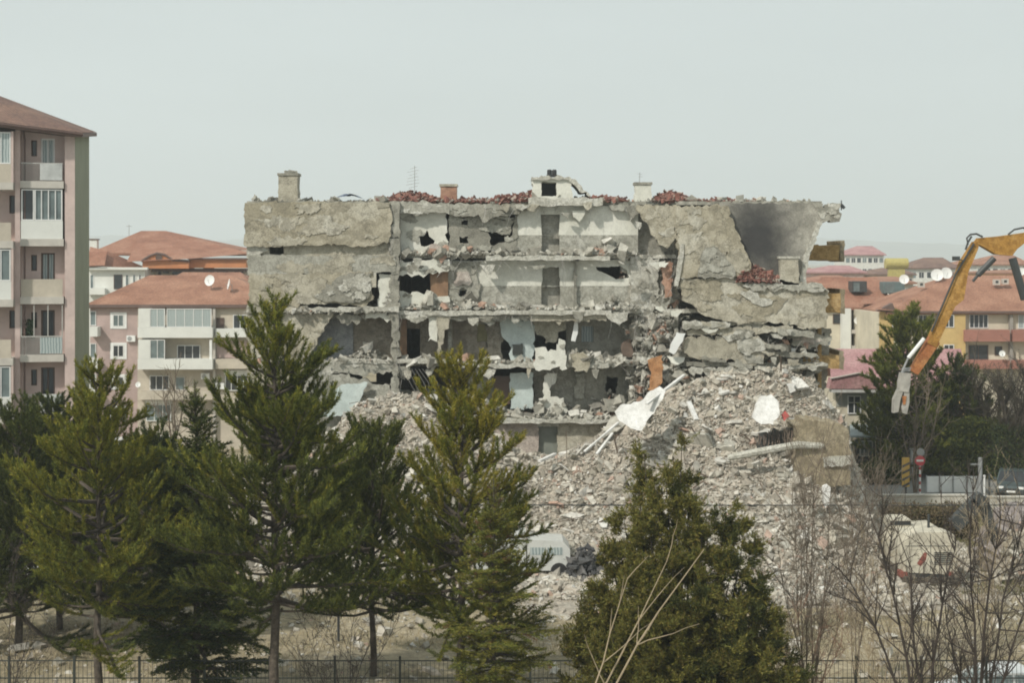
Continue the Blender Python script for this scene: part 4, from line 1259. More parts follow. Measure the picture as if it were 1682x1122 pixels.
# ---- large orange roofed house further back, left
def orange_house():
    Y = 196.0
    root = empty("orange_roofed_house", (PX(280,Y), Y+3, -4), "large house with stepped orange hip roofs rising behind the pink house", "building")
    body(root, 150, 420, 444, Y+1, 20, BEIGEW)
    m = MB(1); hip_roof(m, 158, 404, 416, 379, Y+2, 20, 232, 272, .8)
    # front hip swelling toward the viewer
    a = P(262,386,Y+9); 
    m._add([P(208,430,Y-3), P(312,425,Y-3), P(404,417,Y+1.2), a, P(232,384,Y+10)], [(0,1,3),(1,2,3),(0,3,4)])
    m.build("roof", TILE_O, root)
    # left wing: lower roof and white walls
    m = MB(2); m.box(PX(146,Y-4), PX(238,Y-4), Y-4, Y+2, -4, PZ(443,Y-4)); m.build("wing_wall", PALEW, root)
    m = MB(3)
    m._add([P(142,440,Y-4.6), P(168,438,Y-4.6), P(240,440,Y-4.6), P(236,438,Y+2), P(148,405,Y+3), P(176,412,Y-1)], [(0,1,5,4),(1,2,3,5),(5,3,4)])
    m._add([P(140,437,Y-5.0), P(172,436,Y-5.0), P(176,412,Y-2), P(140,414,Y-2)], [(0,1,2,3)])
    m.build("wing_roof", TILE_O, root)
    m = MB(4); m.pbox(142,242,439,443,Y-4.7,.8); m.build("eaves", PALEW, root)
    for (x0,x1,t,b,g) in ((148,154,451,474,G_MID),(187,201,451,475,DARKWOOD),(206,212,451,472,G_MID),(218,223,451,468,G_MID),(228,232,451,462,G_DARK)):
        window(root, Y-4.01, x0, t, x1, b, g if g is not DARKWOOD else G_DARK, W_FRAME if g is not DARKWOOD else DARKWOOD, 0)
    m = MB(5); m.pbox(142,172,474,484,Y-5.2,1.1); m.build("balcony", PALEW, root)
    # orange fronts
    m = MB(6)
    m.prism([(PX(a,Y-2.5),PZ(b,Y-2.5)) for a,b in ((234,441),(234,428),(246,421),(258,417),(270,419),(284,428),(310,430),(310,441))], Y-2.5, Y+1)
    m.build("dormer_front", ORANGEW, root)
    m = MB(7); m.lathe(P(261,423,Y-2.55), [(.0,0),(.42,0),(.42,.1),(.0,.1)], 14, (0,-1,0)); m.build("round_vent", DARKWOOD, root)
    m = MB(8); m.tube([P(232,429,Y-2.6),P(246,420,Y-2.6),P(258,416,Y-2.6),P(270,418,Y-2.6),P(284,427,Y-2.6),P(312,429,Y-2.6)], .16, 6); m.build("dormer_trim", EAVE, root)
    m = MB(9); m.pbox(310,404,426,440,Y-1.6,2.5); m.build("orange_band", ORANGEW, root)
    m = MB(10); m.pbox(308,404,423.5,426,Y-2,3); m.build("eaves", EAVE, root)
    m = MB(11); m.pbox(234,404,441,446,Y-.6,1.5); m.build("shade_beam", EAVE, root)
    for (x0,x1,t,b) in ((260,265,445,455),(268,278,444,449),(283,302,444,451),(334,352,440,450),(356,375,441,449),(385,400,445,453)):
        window(root, Y+.99, x0, t, x1, b, G_DARK, DARKWOOD, 1)
    m = MB(12); m.plate([(262,470),(262,456),(300,452),(352,462),(352,472)], Y-4, 3, amp=0); m.build("lean_to_roof", TILE_O, root)
    for (px0,px1,t,b,yy,mt) in ((147,159,394,410,Y+8,PALEW),(384,393,412,420,Y+3,EAVE),(396,404,413,419,Y+3,BEIGEW)):
        m = MB(13); m.pbox(px0,px1,t,b,yy,1.0); o = m.build("chimney", mt, root)
        c = MB(14); c.pbox(px0-1,px1+1,t-2,t-.1,yy-.1,1.2); c.build("chimney_cap", EAVE if mt is PALEW else mt, o)
    m = MB(15); a = P(212,380,Y+10); m.bar(a+Vector((0,0,-.6)), a+Vector((0,0,.9)), .06); m.bar(a+Vector((-.4,0,.7)), a+Vector((.4,0,.7)), .05); m.build("aerial", METAL_GR, root)
    # lower orange roofs between the two houses
    m = MB(16); hip_roof(m, 250, 420, 478, 447, Y-22, 12, 300, 395, .4); m.build("rear_roof", TILE_L, root)
    m = MB(17); m.box(PX(252,Y-22), PX(420,Y-22), Y-22, Y-10, -4.3, PZ(478,Y-22)-.26); m.build("rear_wing_wall", BEIGEW, root)
orange_house()

# ---- right side
def yellow_house():
    Y = 150.0
    root = empty("yellow_apartment_house", (PX(1570,Y), Y+2, -4), "yellow and cream house with brick red balconies behind the yellow digger arm", "building")
    body(root, 1446, 1800, 514, Y, 15, CREAMW)
    m = MB(1); hip_roof(m, 1466, 1810, 512, 452, Y, 15, 1560, 1760, .7)
    m.build("roof", TILE_L, root); m = MB(11)
    m._add([P(1436,508,Y-.9), P(1470,511,Y-.9), P(1500,486,Y+5), P(1478,488,Y+5)], [(0,1,2,3)])
    m.build("porch_roof", TILE_L, root)
    m = MB(2); m.prism([(PX(a,Y-.6),PZ(b,Y-.6)) for a,b in ((1440,511),(1466,498),(1472,512))], Y-.6, Y+.4); m.build("small_gable", EAVE, root)
    m = MB(3); m.pbox(1466,1700,511,514.5,Y-.85,.5); m.build("eaves", EAVE, root)
    m = MB(4); m.pbox(1446,1468,512,800,Y-.05,.5); m.pbox(1543,1586,515,800,Y-.6,.6); m.build("yellow_wall", YELLOWW, root)
    for (t,b) in ((517,538),(566,588)):
        window(root, Y-.61, 1550, t, 1567, b, G_DARK, W_FRAME, 1); window(root, Y-.01, 1508, t, 1524, b, G_DARK, W_FRAME, 1)
    window(root, Y-.01, 1592, 516, 1623, 539, G_DARK, W_FRAME, 3); window(root, Y-.01, 1672, 516, 1700, 540, G_PALE, W_FRAME, 2)
    window(root, Y-.01, 1591, 567, 1623, 591, G_DARK, DARKWOOD, 1, "balcony_door"); window(root, Y-.01, 1634, 569, 1646, 584, G_DARK, DARKWOOD, 0)
    for (a,b) in ((1585,1659),(1664,1720)):
        m = MB(5); m.pbox(a,b,542,561,Y-1.1,1.09); m.build("balcony", REDW, root)
        m = MB(6); m.pbox(a,b,592,606,Y-1.1,1.09); m.build("balcony", REDW, root)
    m = MB(7); m.pbox(1659,1664,515,800,Y-.5,.5); m.build("drain_pier", solid("grey_pier", (.30,.28,.25), .8), root)
    for (px,py) in ((1634,459),(1648,458),(1510,463)):
        m = MB(px); m.pbox(px,px+9,py,py+9,Y+4,.7); o = m.build("roof_vent", TRIM, root)
        m = MB(px); m.pbox(px+1.5,px+6,py+2,py+6,Y+3.97,.05); m.build("vent_opening", METAL_DK, o)
yellow_house()

def side_house():
    Y = 162.0
    root = empty("narrow_balcony_house", (PX(1400,Y), Y+2, -4), "narrow cream house with a white balcony column just right of the ruin", "building")
    body(root, 1330, 1446, 506, Y, 14, CREAMW)
    m = MB(1); hip_roof(m, 1318, 1462, 505, 455, Y, 14, 1350, 1440, .5)
    m._add([P(1410,500,Y-2), P(1480,497,Y-2), P(1470,486,Y+3), P(1425,484,Y+3)], [(0,1,2,3)]); m.build("roof", TILE_O, root)
    m = MB(2); m.pbox(1384,1398,507,760,Y-1.3,1.2); m.build("white_column", PALEW, root)
    m = MB(3); m.pbox(1416,1428,507,760,Y-1.1,1.0); m.build("yellow_column", YELLOWW, root)
    for (t,b) in ((508,542),(548,568)):
        window(root, Y-.01, 1399, t, 1415, b, G_DARK, DARKWOOD, 0, "balcony_door")
        m = MB(4); m.pbox(1399,1416,b,b+6,Y-1.2,1.1); m.build("balcony", TRIM, root)
    window(root, Y-.01, 1368, 516, 1384, 532, G_DARK, DARKWOOD, 0)
    window(root, Y-.01, 1432, 540, 1440, 572, G_DARK, DARKWOOD, 0)
    for (px0,px1,t,b,mt) in ((1400,1424,462,480,METAL_DK),(1452,1486,463,482,solid("teal_dormer",(.12,.17,.17),.6))):
        m = MB(px0); m.pbox(px0,px1,t,b,Y+2,2.0); o = m.build("roof_dormer", mt, root)
        m = MB(px0); m.pbox(px0+2,(px0+px1)/2,t+2,b-1,Y+1.95,.06); m.build("dormer_pane", G_MID, o)
side_house()

def low_house():
    Y = 104.0
    root = empty("pink_roofed_house", (PX(1450,Y), Y+2, 0), "two storey house with pink metal roof and pale blue awning behind the pine", "building")
    body(root, 1372, 1575, 641, Y, 9, CREAMW, -.2)
    m = MB(1)
    z0 = PZ(640,Y); x0, x1 = PX(1362,Y), PX(1590,Y)
    m._add([(x0,Y-.7,z0),(x1,Y-.7,z0),P(1578,573,Y+7),P(1362,573,Y+7)], [(0,1,2,3)])
    m._add([P(1362,573,Y+7),P(1578,573,Y+7),(x1,Y+12,z0),(x0,Y+12,z0)], [(0,1,2,3)])
    m.build("roof", TILE_P, root)
    m = MB(2)
    m.prism([(PX(a,Y-.9),PZ(b,Y-.9)) for a,b in ((1362,639),(1366,622),(1410,613),(1443,621),(1449,639))], Y-.9, Y+.2); m.build("porch_gable", TILE_P, root)
    m = MB(3); m.tube([P(1364,622,Y-1.0),P(1410,613,Y-1.0),P(1444,621,Y-1.0)], .05, 6); m.build("ridge_trim", TRIM, root)
    m = MB(4); m.pbox(1366,1586,639.5,645,Y-.85,.85); m.build("eaves", solid("white_grey_eaves",(.5,.5,.48),.7), root)
    m = MB(5); m.pbox(1374,1448,647,668,Y-.04,.04); m.build("upper_wall_panel", solid("grey_wall_panel",(.33,.34,.31),.8), root)
    window(root, Y-.05, 1392, 650, 1414, 680, G_DARK, W_FRAME, 1, cross=.6)
    window(root, Y-.05, 1425, 650, 1442, 680, G_DARK, W_FRAME, 1, cross=.6)
    window(root, Y-.05, 1540, 655, 1560, 680, G_DARK, W_FRAME, 1)
    # awning
    m = MB(6)
    m._add([P(1396,716,Y-2.0),P(1456,716,Y-2.0),P(1456,697,Y),P(1396,697,Y)], [(0,1,2,3)])
    m._add([P(1396,716,Y-2.0),P(1456,716,Y-2.0),P(1456,719,Y-2.0),P(1396,719,Y-2.0)], [(0,1,2,3)])
    m.build("awning", solid("pale_blue_awning",(.40,.47,.49),.6,.1), root)
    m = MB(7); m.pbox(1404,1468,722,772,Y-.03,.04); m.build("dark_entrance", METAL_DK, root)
    window(root, Y-.08, 1412, 724, 1434, 750, G_MID, W_FRAME, 2); window(root, Y-.08, 1446, 724, 1464, 752, G_MID, W_FRAME, 2)
    m = MB(8); m.pbox(1374,1400,700,775,Y-.03,.03); m.build("stone_base", solid("mossy_stone",(.17,.17,.13),.9,.2,2,.4), root)
low_house()

# ---- the town further back
def far_house(px0, px1, top, eave, base, Y, wall, roof, lab, nw=5, rows=2, dep=14, flat=None):
    root = empty("distant_house", (PX((px0+px1)/2,Y), Y+1, terrain_z(0,Y)), lab, "house", "houses of the town behind")
    zb = min(PZ(base,Y), terrain_z(0,Y)-.5)
    m = MB(1); m.box(PX(px0,Y), PX(px1,Y), Y, Y+dep, zb, PZ(eave,Y)); m.build("wall", wall, root)
    m = MB(2); wdt = (px1-px0); r0 = px0+wdt*.3; r1 = px1-wdt*.3
    if flat: r0, r1 = px0+wdt*.12, px1-wdt*.12
    hip_roof(m, px0, px1, eave, top, Y, dep, r0, r1, .6); m.build("roof", roof, root)
    for j in range(rows):
        zt = PZ(eave,Y)-.9-j*3.0
        for i in range(nw):
            x = PX(px0,Y) + (PX(px1,Y)-PX(px0,Y))*(i+.5)/nw
            window_m(root, x-.6, x+.6, Y-.06, Y+.02, zt-1.4, zt, G_DARK if (i+j)%3 else G_MID, W_FRAME, 1 if i%2 else 0)
    return root
WPINK = solid("far_pink_wall",(.50,.36,.32),.85); WWHT = solid("far_white_wall",(.62,.62,.58),.85)
far_house(1388,1452,404,418,470,420,WWHT,TILE_P,"distant white block with pink roof standing highest on the skyline",7,2)
far_house(1336,1420,436,447,480,300,WPINK,TILE_P,"long pale house with pink roof right behind the ochre balcony end",6,1)
far_house(1424,1500,440,450,480,310,BEIGEW,TILE_B,"low brown roofed house left of the pyramid roof",6,1)
far_house(1494,1572,423,440,480,340,WWHT,TILE_B,"distant house with brown pyramid roof between dishes and digger arm",6,2)
far_house(1560,1606,428,438,480,390,WPINK,TILE_L,"small distant house behind the digger arm",4,1)
far_house(1604,1690,419,434,480,330,WWHT,TILE_L,"distant red roofed house framed under the digger boom",7,1)
far_house(1612,1720,443,448,480,255,YELLOWW,TILE_L,"low yellow house directly behind the yellow apartment house",6,1)
far_house(1330,1400,452,462,500,235,WPINK,TILE_O,"orange roofed house half behind the ruin's right end",5,1)
far_house(1404,1500,454,464,500,240,BEIGEW,TILE_L,"wide clay roofed house behind the narrow cream house",7,1)
far_house(1300,1344,440,450,500,360,WWHT,TILE_L,"distant house mostly hidden behind the scorched wall",4,1)
far_house(1456,1494,425,434,470,470,WPINK,TILE_L,"tiny hazy house on the skyline left of the brown pyramid roof",4,1)
m = MB(3); m.lathe(P(1472,440,280)+Vector((-2,0,.8)), [(0,0),(.95,0),(1.0,.2),(1.0,3.9),(.95,4.1),(0,4.1)], 14, (1,0,0)); m.box(PX(1472,280)-1.5,PX(1472,280)+1.5,279.6,280.4,PZ(440,280)-6,PZ(440,280)+.1)
tag(m.build("roof_tank", solid("yellow_tank",(.42,.36,.12),.6)), "yellow cylindrical tank lying on a roof in the distant town", "tank")
dish(1485,459,160,.50,(-.2,-1,.25),"white dish above the teal dormer of the narrow cream house")
dish(1539,452,156,.62,(-.15,-1,.25),"left one of two white dishes on the yellow house's ridge")
dish(1554,449,157,.60,(.1,-1,.25),"right one of two white dishes on the yellow house's ridge")
dish(1409,527,160.4,.40,(-.1,-1,.2),"white dish on the balcony of the narrow cream house")
dish(1359,563,80.2,.16,(-.1,-1,.2),"small white dish beside the ruin's lowest ochre balcony")
dish(1470,533,149,.30,(-.6,-1,.2),"white dish on the yellow house's left corner wall")
dish(1646,581,148.4,.30,(-.1,-1,.2),"white dish on the yellow house's lower balcony")
dish(1678,446,250,.62,(-.1,-1,.2),"white dish on the low yellow house at the picture's right edge")
# ------------------------------------------------------------------ street on the right
m = MB(1); m.box(18.5, 130, 90.8, 101, -.5, .38)
tag(m.build("road", solid("worn_asphalt", (.22,.22,.205), .9, .15, .3)), kind="structure")
m = MB(1); m.box(18.5, 130, 88.9, 90.65, -.5, .44)
tag(m.build("pavement", solid("pale_paving", (.46,.43,.36), .9, .12, .8)), kind="structure")
m = MB(1); m.box(18.5, 130, 90.652, 90.798, -.5, .50)
tag(m.build("kerb", solid("pale_kerb_stone", (.46,.44,.39), .85, .15, 1.5)), kind="structure")
# grass bank in front of the road
def grass_bank():
    rg = np.random.default_rng(3)
    N = 30000
    y = rg.uniform(66, 88, N); x = rg.uniform(19.6, 31, N)*y/80
    V, Fc = blades(np.stack([x, y, np.zeros(N)], 1), rg, .22, .035)
    tag(mesh_obj("grass_bank", V, Fc, island("olive_grass", [(0,(.10,.10,.035)),(.4,(.16,.15,.06)),(.75,(.23,.20,.10)),(.92,(.07,.085,.03))], .9, dirt=0)), "rough olive grass on the bank below the road wall", "grass", kind="stuff")
    N = 26000
    y = rg.uniform(47, 66, N); x = rg.uniform(-1, 1, N)*y*.36
    keep = np.array([mnoise.noise(Vector((a*.3, b*.3, 4))) > -.05 for a, b in zip(x, y)])
    x, y = x[keep], y[keep]
    V, Fc = blades(np.stack([x, y, np.zeros(len(x))], 1), rg, .20, .03)
    tag(mesh_obj("dry_grass", V, Fc, island("straw_grass", [(0,(.34,.28,.17)),(.35,(.26,.21,.12)),(.65,(.42,.36,.24)),(.9,(.15,.15,.06))], .9, dirt=0)), "straw coloured dry grass in the yard behind the fence", "grass", kind="stuff")
def blades(p, rg, L, wd):
    N = len(p)
    a = rg.uniform(0, 6.28, N); d = np.stack([np.cos(a), np.sin(a), np.zeros(N)], 1)
    lean = rg.normal(0, .5, (N,3)); lean[:,2] = 1
    l = L*rg.uniform(.5,1.6,N)
    tip = p + lean*l[:,None]
    V = np.stack([p - d*wd/2, p + d*wd/2, tip], 1).reshape(-1,3)
    return V, np.arange(N*3).reshape(-1,3)
grass_bank()

CONC = solid("pale_concrete_wall", (.50,.48,.42), .85, .1, .8)
def thing_box(name, lab, cat, pix, Y, d, mat, capmat=None, group=None):
    root = empty(name, (PX((pix[0]+pix[1])/2,Y), Y+d/2, PZ(pix[3],Y)), lab, cat, group)
    m = MB(1); m.pbox(pix[0],pix[1],pix[2],pix[3],Y,d); m.build("wall_body", mat, root)
    if capmat:
        m = MB(2); m.box(PX(pix[0],Y)-.05, PX(pix[1],Y)+.05, Y-.05, Y+d+.05, PZ(pix[2],Y), PZ(pix[2],Y)+.07); m.build("coping", capmat, root)
    return root
thing_box("retaining_wall", "low pale wall left of the dark digger boom, along the pavement", "wall", (1440,1586,815,842), 88.5, .35, CONC, CONC)
thing_box("retaining_wall", "low pale wall right of the dark digger boom, above the grass bank", "wall", (1606,1740,818,842), 88.3, .35, CONC, CONC)
o = thing_box("site_hoarding", "blank white panel fence standing across the road", "hoarding", (1522,1609,783,809), 93.0, .12, W_WHITE)
m = MB(1)
for px in (1522,1544,1566,1588,1608): m.pbox(px-.8,px+.8,781,809,92.92,.08)
m.build("hoarding_post", METAL_GR, o)
thing_box("garden_wall", "short cream wall in front of the pink roofed house's entrance", "wall", (1425,1458,768,782), 101, .3, CREAMW, TRIM)

def sign():
    root = empty("road_sign", P(1511,816,92), "round red no entry sign with white bar on a striped post", "road sign")
    m = MB(1); m.tube([P(1511,816,92), P(1511,764,92)], .06, 8); m.build("post", W_WHITE, root)
    for k in range(4):
        m = MB(2); m.tube([P(1511,808-k*12,92), P(1511,803-k*12,92)], .066, 8); m.build("post_band", solid("dull_red", (.35,.06,.05), .6), root)
    m = MB(3); m.lathe(P(1511,757,91.85), [(0,0),(.30,0),(.31,.03),(0,.03)], 20, (0,-1,0)); d = m.build("sign_disc", solid("sign_red", (.50,.05,.06), .5, .05), root)
    m = MB(4); m.pbox(1505.5,1517,755.3,758.6,91.8,.02); m.build("white_bar", W_WHITE, d)
    m = MB(5); m.lathe(P(1512,743,91.9), [(0,0),(.24,0),(.24,.03),(0,.03)], 16, (0,-1,0)); m.build("sign_back", METAL_GR, root)
sign()
def pole(px, t, b, Y, r, mat, lab, name="metal_pole", arm=None):
    root = empty(name, P(px,b,Y), lab, "pole")
    m = MB(1); m.tube([P(px,b,Y), P(px,t,Y)], r, 8); m.build("shaft", mat, root)
    if arm:
        m = MB(2); m.bar(P(px,arm[1],Y), P(arm[0],arm[1],Y), .22, .08); m.build("arm", mat, root)
    else:
        m = MB(2); m.lathe(P(px,t,Y), [(r*1.3,-.05),(r*1.3,.04),(0,.06)], 8); m.build("cap", mat, root)
pole(1610,752,812,92,.13,METAL_GR,"thick grey post with a side arm beside the dark car",arm=(1594,763))
pole(1497,738,800,98,.11,METAL_GR,"grey post between the orange trunk and the no entry sign")
pole(1617,782,814,91.6,.06,W_WHITE,"white bollard post left of the dark car's bonnet")
pole(1625,779,815,91.3,.06,METAL_DK,"dark post right beside the white bollard")
def barrier():
    root = empty("warning_post", P(1488,812,92), "yellow and black warning board in front of the pine's trunk", "warning board")
    m = MB(1); m.pbox(1482,1494,752,800,92,.12); m.build("board", solid("sign_yellow", (.58,.36,.07), .6, .15), root)
    m = MB(2)
    for k in range(4):
        t = 760+k*11; m._add([P(1482,t+5,91.98),P(1494,t-1,91.98),P(1494,t+3,91.98),P(1482,t+9,91.98)], [(0,1,2,3)])
    m.build("black_stripe", METAL_DK, root)
    m = MB(3); m.pbox(1486.5,1489.5,800,813,92.02,.08); m.build("post", METAL_DK, root)
barrier()

# ------------------------------------------------------------------ vehicles
def car(lab, loc, rz, paint, L=4.4, W=1.78, H=1.46, van=False, name="parked_car", pane=None):
    root = empty(name, loc, lab, "van" if van else "car")
    root.rotation_euler = (0,0,rz)
    hb = .92 if not van else 1.0
    def B(): return MB(1)
    # body: lofted sections along x (front = -x)
    if van:
        prof = [(-L/2,.35,.95),(-L/2+.12,.28,1.08),(-L/2+.75,.25,1.20),(L/2-.1,.25,1.2),(L/2,.35,1.15)]
        cab = [(-L/2+.75,1.18),(-L/2+1.35,H-.05),(-L/2+1.7,H),(L/2-.2,H),(L/2-.03,1.18)]
    else:
        prof = [(-L/2,.38,.62),(-L/2+.10,.28,.74),(-L/2+.9,.24,.90),(L/2-.75,.24,.98),(L/2-.08,.28,.94),(L/2,.4,.78)]
        cab = [(-L/2+1.0,.90),(-L/2+1.75,H-.06),(-L/2+2.2,H),(L/2-1.25,H-.03),(L/2-.45,.97)]
    m = B(); vs = []; fs = []
    secs = [(W*.86,0,0)]
    n = len(prof)
    for (x, z0, z1) in prof:
        e = .90 if x in (prof[0][0], prof[-1][0]) else 1.0
        w2 = W/2*e
        vs += [(x,-w2*.94,z0),(x,-w2,(z0+z1)/2),(x,-w2*.93,z1),(x,w2*.93,z1),(x,w2,(z0+z1)/2),(x,w2*.94,z0)]
    for i in range(n-1):
        for k in range(6):
            a = i*6+k; b = i*6+(k+1)%6; fs.append((a,b,b+6,a+6))
    fs += [tuple(range(6)), tuple(range((n-1)*6, n*6))]
    m._add(vs, fs)
    def put(mb, name, mat, par=root, smooth=False):
        off = Vector(parent_loc(par))
        mb.v = [(a+off.x, b+off.y, c+off.z) for a,b,c in mb.v]
        return mb.build(name, mat, par, smooth)
    put(m, "body", paint)
    m = B(); vs = []; fs = []
    for i, (x, z) in enumerate(cab):
        w2 = W/2*(.93 if i in (0, len(cab)-1) else .78)
        vs += [(x,-w2,z),(x,w2,z)]
    k = len(cab)
    fs = [(i*2,i*2+1,i*2+3,i*2+2) for i in range(1,k-2)]
    m._add([(x,y,z) for x,y,z in vs], fs)
    roof = put(m, "roof", paint)
    g = B(); ins = .985
    g._add([(x,y*ins,z-.012) for x,y,z in vs], [(0,1,3,2),((k-2)*2,(k-2)*2+1,(k-1)*2+1,(k-1)*2)] + [tuple(i*2 for i in range(k)), tuple(i*2+1 for i in range(k))])
    put(g, "glazing", pane or G_DARK)
    for s in (0,1):
        m = B()
        for i in range(k-1): m.bar(vs[i*2+s], vs[(i+1)*2+s], .07, .06)
        mid = (cab[1][0]+cab[-2][0])/2
        m.bar((mid,(2*s-1)*W/2*.93,cab[0][1]), (mid,(2*s-1)*W/2*.78,H-.03), .07, .05)
        put(m, "pillar", paint)
    for (x,y) in ((-L/2+.85,-W/2),(-L/2+.85,W/2),(L/2-.85,-W/2),(L/2-.85,W/2)):
        s = 1 if y > 0 else -1
        m = B(); m.lathe((x,y-s*.2,.31), [(.0,0),(.25,0),(.31,.03),(.31,.19),(.25,.215),(.2,.215)], 18, (0,s,0)); wh = put(m, "wheel", solid("tyre_rubber",(.02,.02,.02),.8))
        m = B(); m.lathe((x,y-s*.0,.31), [(.0,0),(.2,0),(.19,.025),(0,.03)], 12, (0,s,0)); put(m, "rim", METAL_GR, wh)
    for s in (-1,1):
        m = B(); m.obox((-L/2+.03, s*W*.33, .66 if not van else .85), (.1,.34,.13), Matrix.Rotation(s*.2,3,'Z')); put(m, "headlight", W_WHITE)
        m = B(); m.obox((L/2-.02, s*W*.36, .80), (.06,.26,.16), Matrix.Identity(3)); put(m, "tail_light", solid("tail_lamp_red",(.3,.02,.02),.4))
        m = B(); m.obox((cab[0][0]+.45, s*(W/2+.07), 1.0), (.12,.18,.13), Matrix.Identity(3)); put(m, "wing_mirror", paint)
    m = B(); m.obox((-L/2+.0, 0, .55), (.06,.75,.16), Matrix.Identity(3)); m.obox((-L/2-.01,0,.42), (.08,W*.82,.1), Matrix.Identity(3)); put(m, "grille", METAL_DK)
    m = B(); m.obox((-L/2-.045, 0, .44), (.02,.5,.11), Matrix.Identity(3)); put(m, "number_plate", W_WHITE)
    return root
PAINT_DK = solid("dark_green_paint", (.07,.09,.09), .22, .1)
PAINT_WH = solid("white_car_paint", (.72,.73,.72), .3, .05)
car("dark green car parked on the road at the right edge", (PX(1668,92), 92.6, .38), math.radians(70), PAINT_DK)
car("white car in the foreground corner, only its roof showing", (PX(1634,48.4)+.2, 48.8, 0), math.radians(4), PAINT_WH, pane=G_PALE)
car("white car half hidden by branches at the left edge", (PX(6,69), 69.5, 0), math.radians(8), PAINT_WH)
def truck():
    root = empty("white_truck", (PX(880,70), 70, 0), "white box truck at the foot of the heap, its cab facing right between the pines", "truck")
    Y = 69.2
    m = MB(1)
    m.prism([(PX(a,Y),PZ(b,Y)) for a,b in ((866,887),(925,890),(936,902),(938,938),(866,938))], Y, Y+1.9); m.build("cab", solid("truck_white",(.56,.57,.54),.4,.08), root)
    m = MB(2); m.box(PX(780,Y), PX(864,Y), Y-.05, Y+2.0, PZ(940,Y), PZ(880,Y)); m.build("cargo_box", solid("dusty_box_white",(.52,.53,.50),.7,.1), root)
    for (a,b) in ((871,896),(899,924)):
        m = MB(3); m.pbox(a,b,900,912,Y-.02,.05); m.build("side_window", G_PALE, root)
    m = MB(4); m._add([P(926,892,Y+.1),P(935.6,902,Y+.1),P(935.6,902,Y+1.8),P(926,892,Y+1.8)], [(0,1,2,3)]); o = m.build("windscreen", G_MID, root); o.location.z += .02; o.location.x += .02
    m = MB(5); m.box(PX(784,Y), PX(936,Y), Y+.2, Y+1.7, PZ(946,Y), PZ(938.2,Y)); m.build("chassis", METAL_DK, root)
    for px in (800,820,918):
        for yy in (Y-.02, Y+1.65):
            m = MB(6); m.lathe((PX(px,Y),yy,.42), [(0,0),(.34,0),(.42,.04),(.42,.24),(.34,.28),(0,.28)], 16, (0,1,0)); m.build("wheel", solid("tyre_rubber",(.02,.02,.02),.8), root)
truck()

def digger_body(root, cx, Y, s, CW, YEL):
    """upper works and tracks of a digger seen from behind; cx, Y = middle of its rear; s scales it"""
    Q = lambda a, z: (cx + a*s, z*s)
    m = MB(1)
    m.prism([Q(a,z) for a,z in ((-1.25,.85),(-1.27,1.75),(-1.18,2.25),(-.98,2.55),(-.6,2.70),(.75,2.73),(1.08,2.6),(1.22,2.2),(1.24,.95),(1.0,.75))], Y, Y+1.1*s); m.build("counterweight", CW, root)
    m = MB(2); m.prism([Q(a,z) for a,z in ((-1.2,.85),(-1.2,1.9),(-.95,2.45),(.95,2.55),(1.2,2.0),(1.2,.9))], Y+1.1*s, Y+4.3*s); m.build("engine_house", CW, root)
    m = MB(5); m.box(cx-1.2*s, cx-.15*s, Y+2.9*s, Y+4.5*s, 2.4*s, 2.8*s); m.build("cab", YEL, root)
    m = MB(6); m.box(cx-1.17*s, cx-.18*s, Y+2.87*s, Y+2.9*s, 2.55*s, 2.74*s); m.build("cab_window", G_DARK, root)
    m = MB(7); m.box(cx-.95*s, cx+.95*s, Y+.7*s, Y+3.4*s, .55*s, .83*s); m.build("turntable", METAL_DK, root)
    TR = solid("muddy_steel_track", (.115,.10,.08), .9, .25, 3, .3)
    for (a, b) in ((-1.3,-.72),(.72,1.3)):
        m = MB(8); pr = []
        for t in range(0,181,20): pr.append((Y+(3.7+.4*math.sin(math.radians(t)))*s, (.4+.4*math.cos(math.radians(t)))*s))
        for t in range(180,361,20): pr.append((Y+(.2+.4*math.sin(math.radians(t)))*s, (.4+.4*math.cos(math.radians(t)))*s))
        n = len(pr); vs = [(cx+a*s,y,z) for y,z in pr]+[(cx+b*s,y,z) for y,z in pr]
        m._add(vs, [tuple(range(n)), tuple(range(n,2*n))]+[(i,(i+1)%n,(i+1)%n+n,i+n) for i in range(n)])
        for q in range(18): m.box(cx+(a-.02)*s, cx+(b+.02)*s, Y+(.2+q*.2)*s, Y+(.27+q*.2)*s, .79*s, .84*s)
        for q in range(4): m.box(cx+(a-.02)*s, cx+(b+.02)*s, Y-.24*s, Y-.19*s, (.2+q*.14)*s, (.26+q*.14)*s)
        m.build("track", TR, root)
    m = MB(9); m.box(cx-.72*s, cx+.72*s, Y-.05*s, Y+.3*s, .33*s, .62*s); m.build("track_frame", TR, root)

def beam(mb, a, b, wa, wb, wy=.5):
    a = Vector(a); b = Vector(b); d = (b-a).normalized(); n_ = Vector((-d.z,0,d.x)).normalized()
    vs = [a+n_*wa/2, a-n_*wa/2, b-n_*wb/2, b+n_*wb/2]
    V = [(p.x,p.y-wy/2,p.z) for p in vs]+[(p.x,p.y+wy/2,p.z) for p in vs]
    mb._add(V, [(0,1,2,3),(4,7,6,5),(0,4,5,1),(1,5,6,2),(2,6,7,3),(3,7,4,0)])

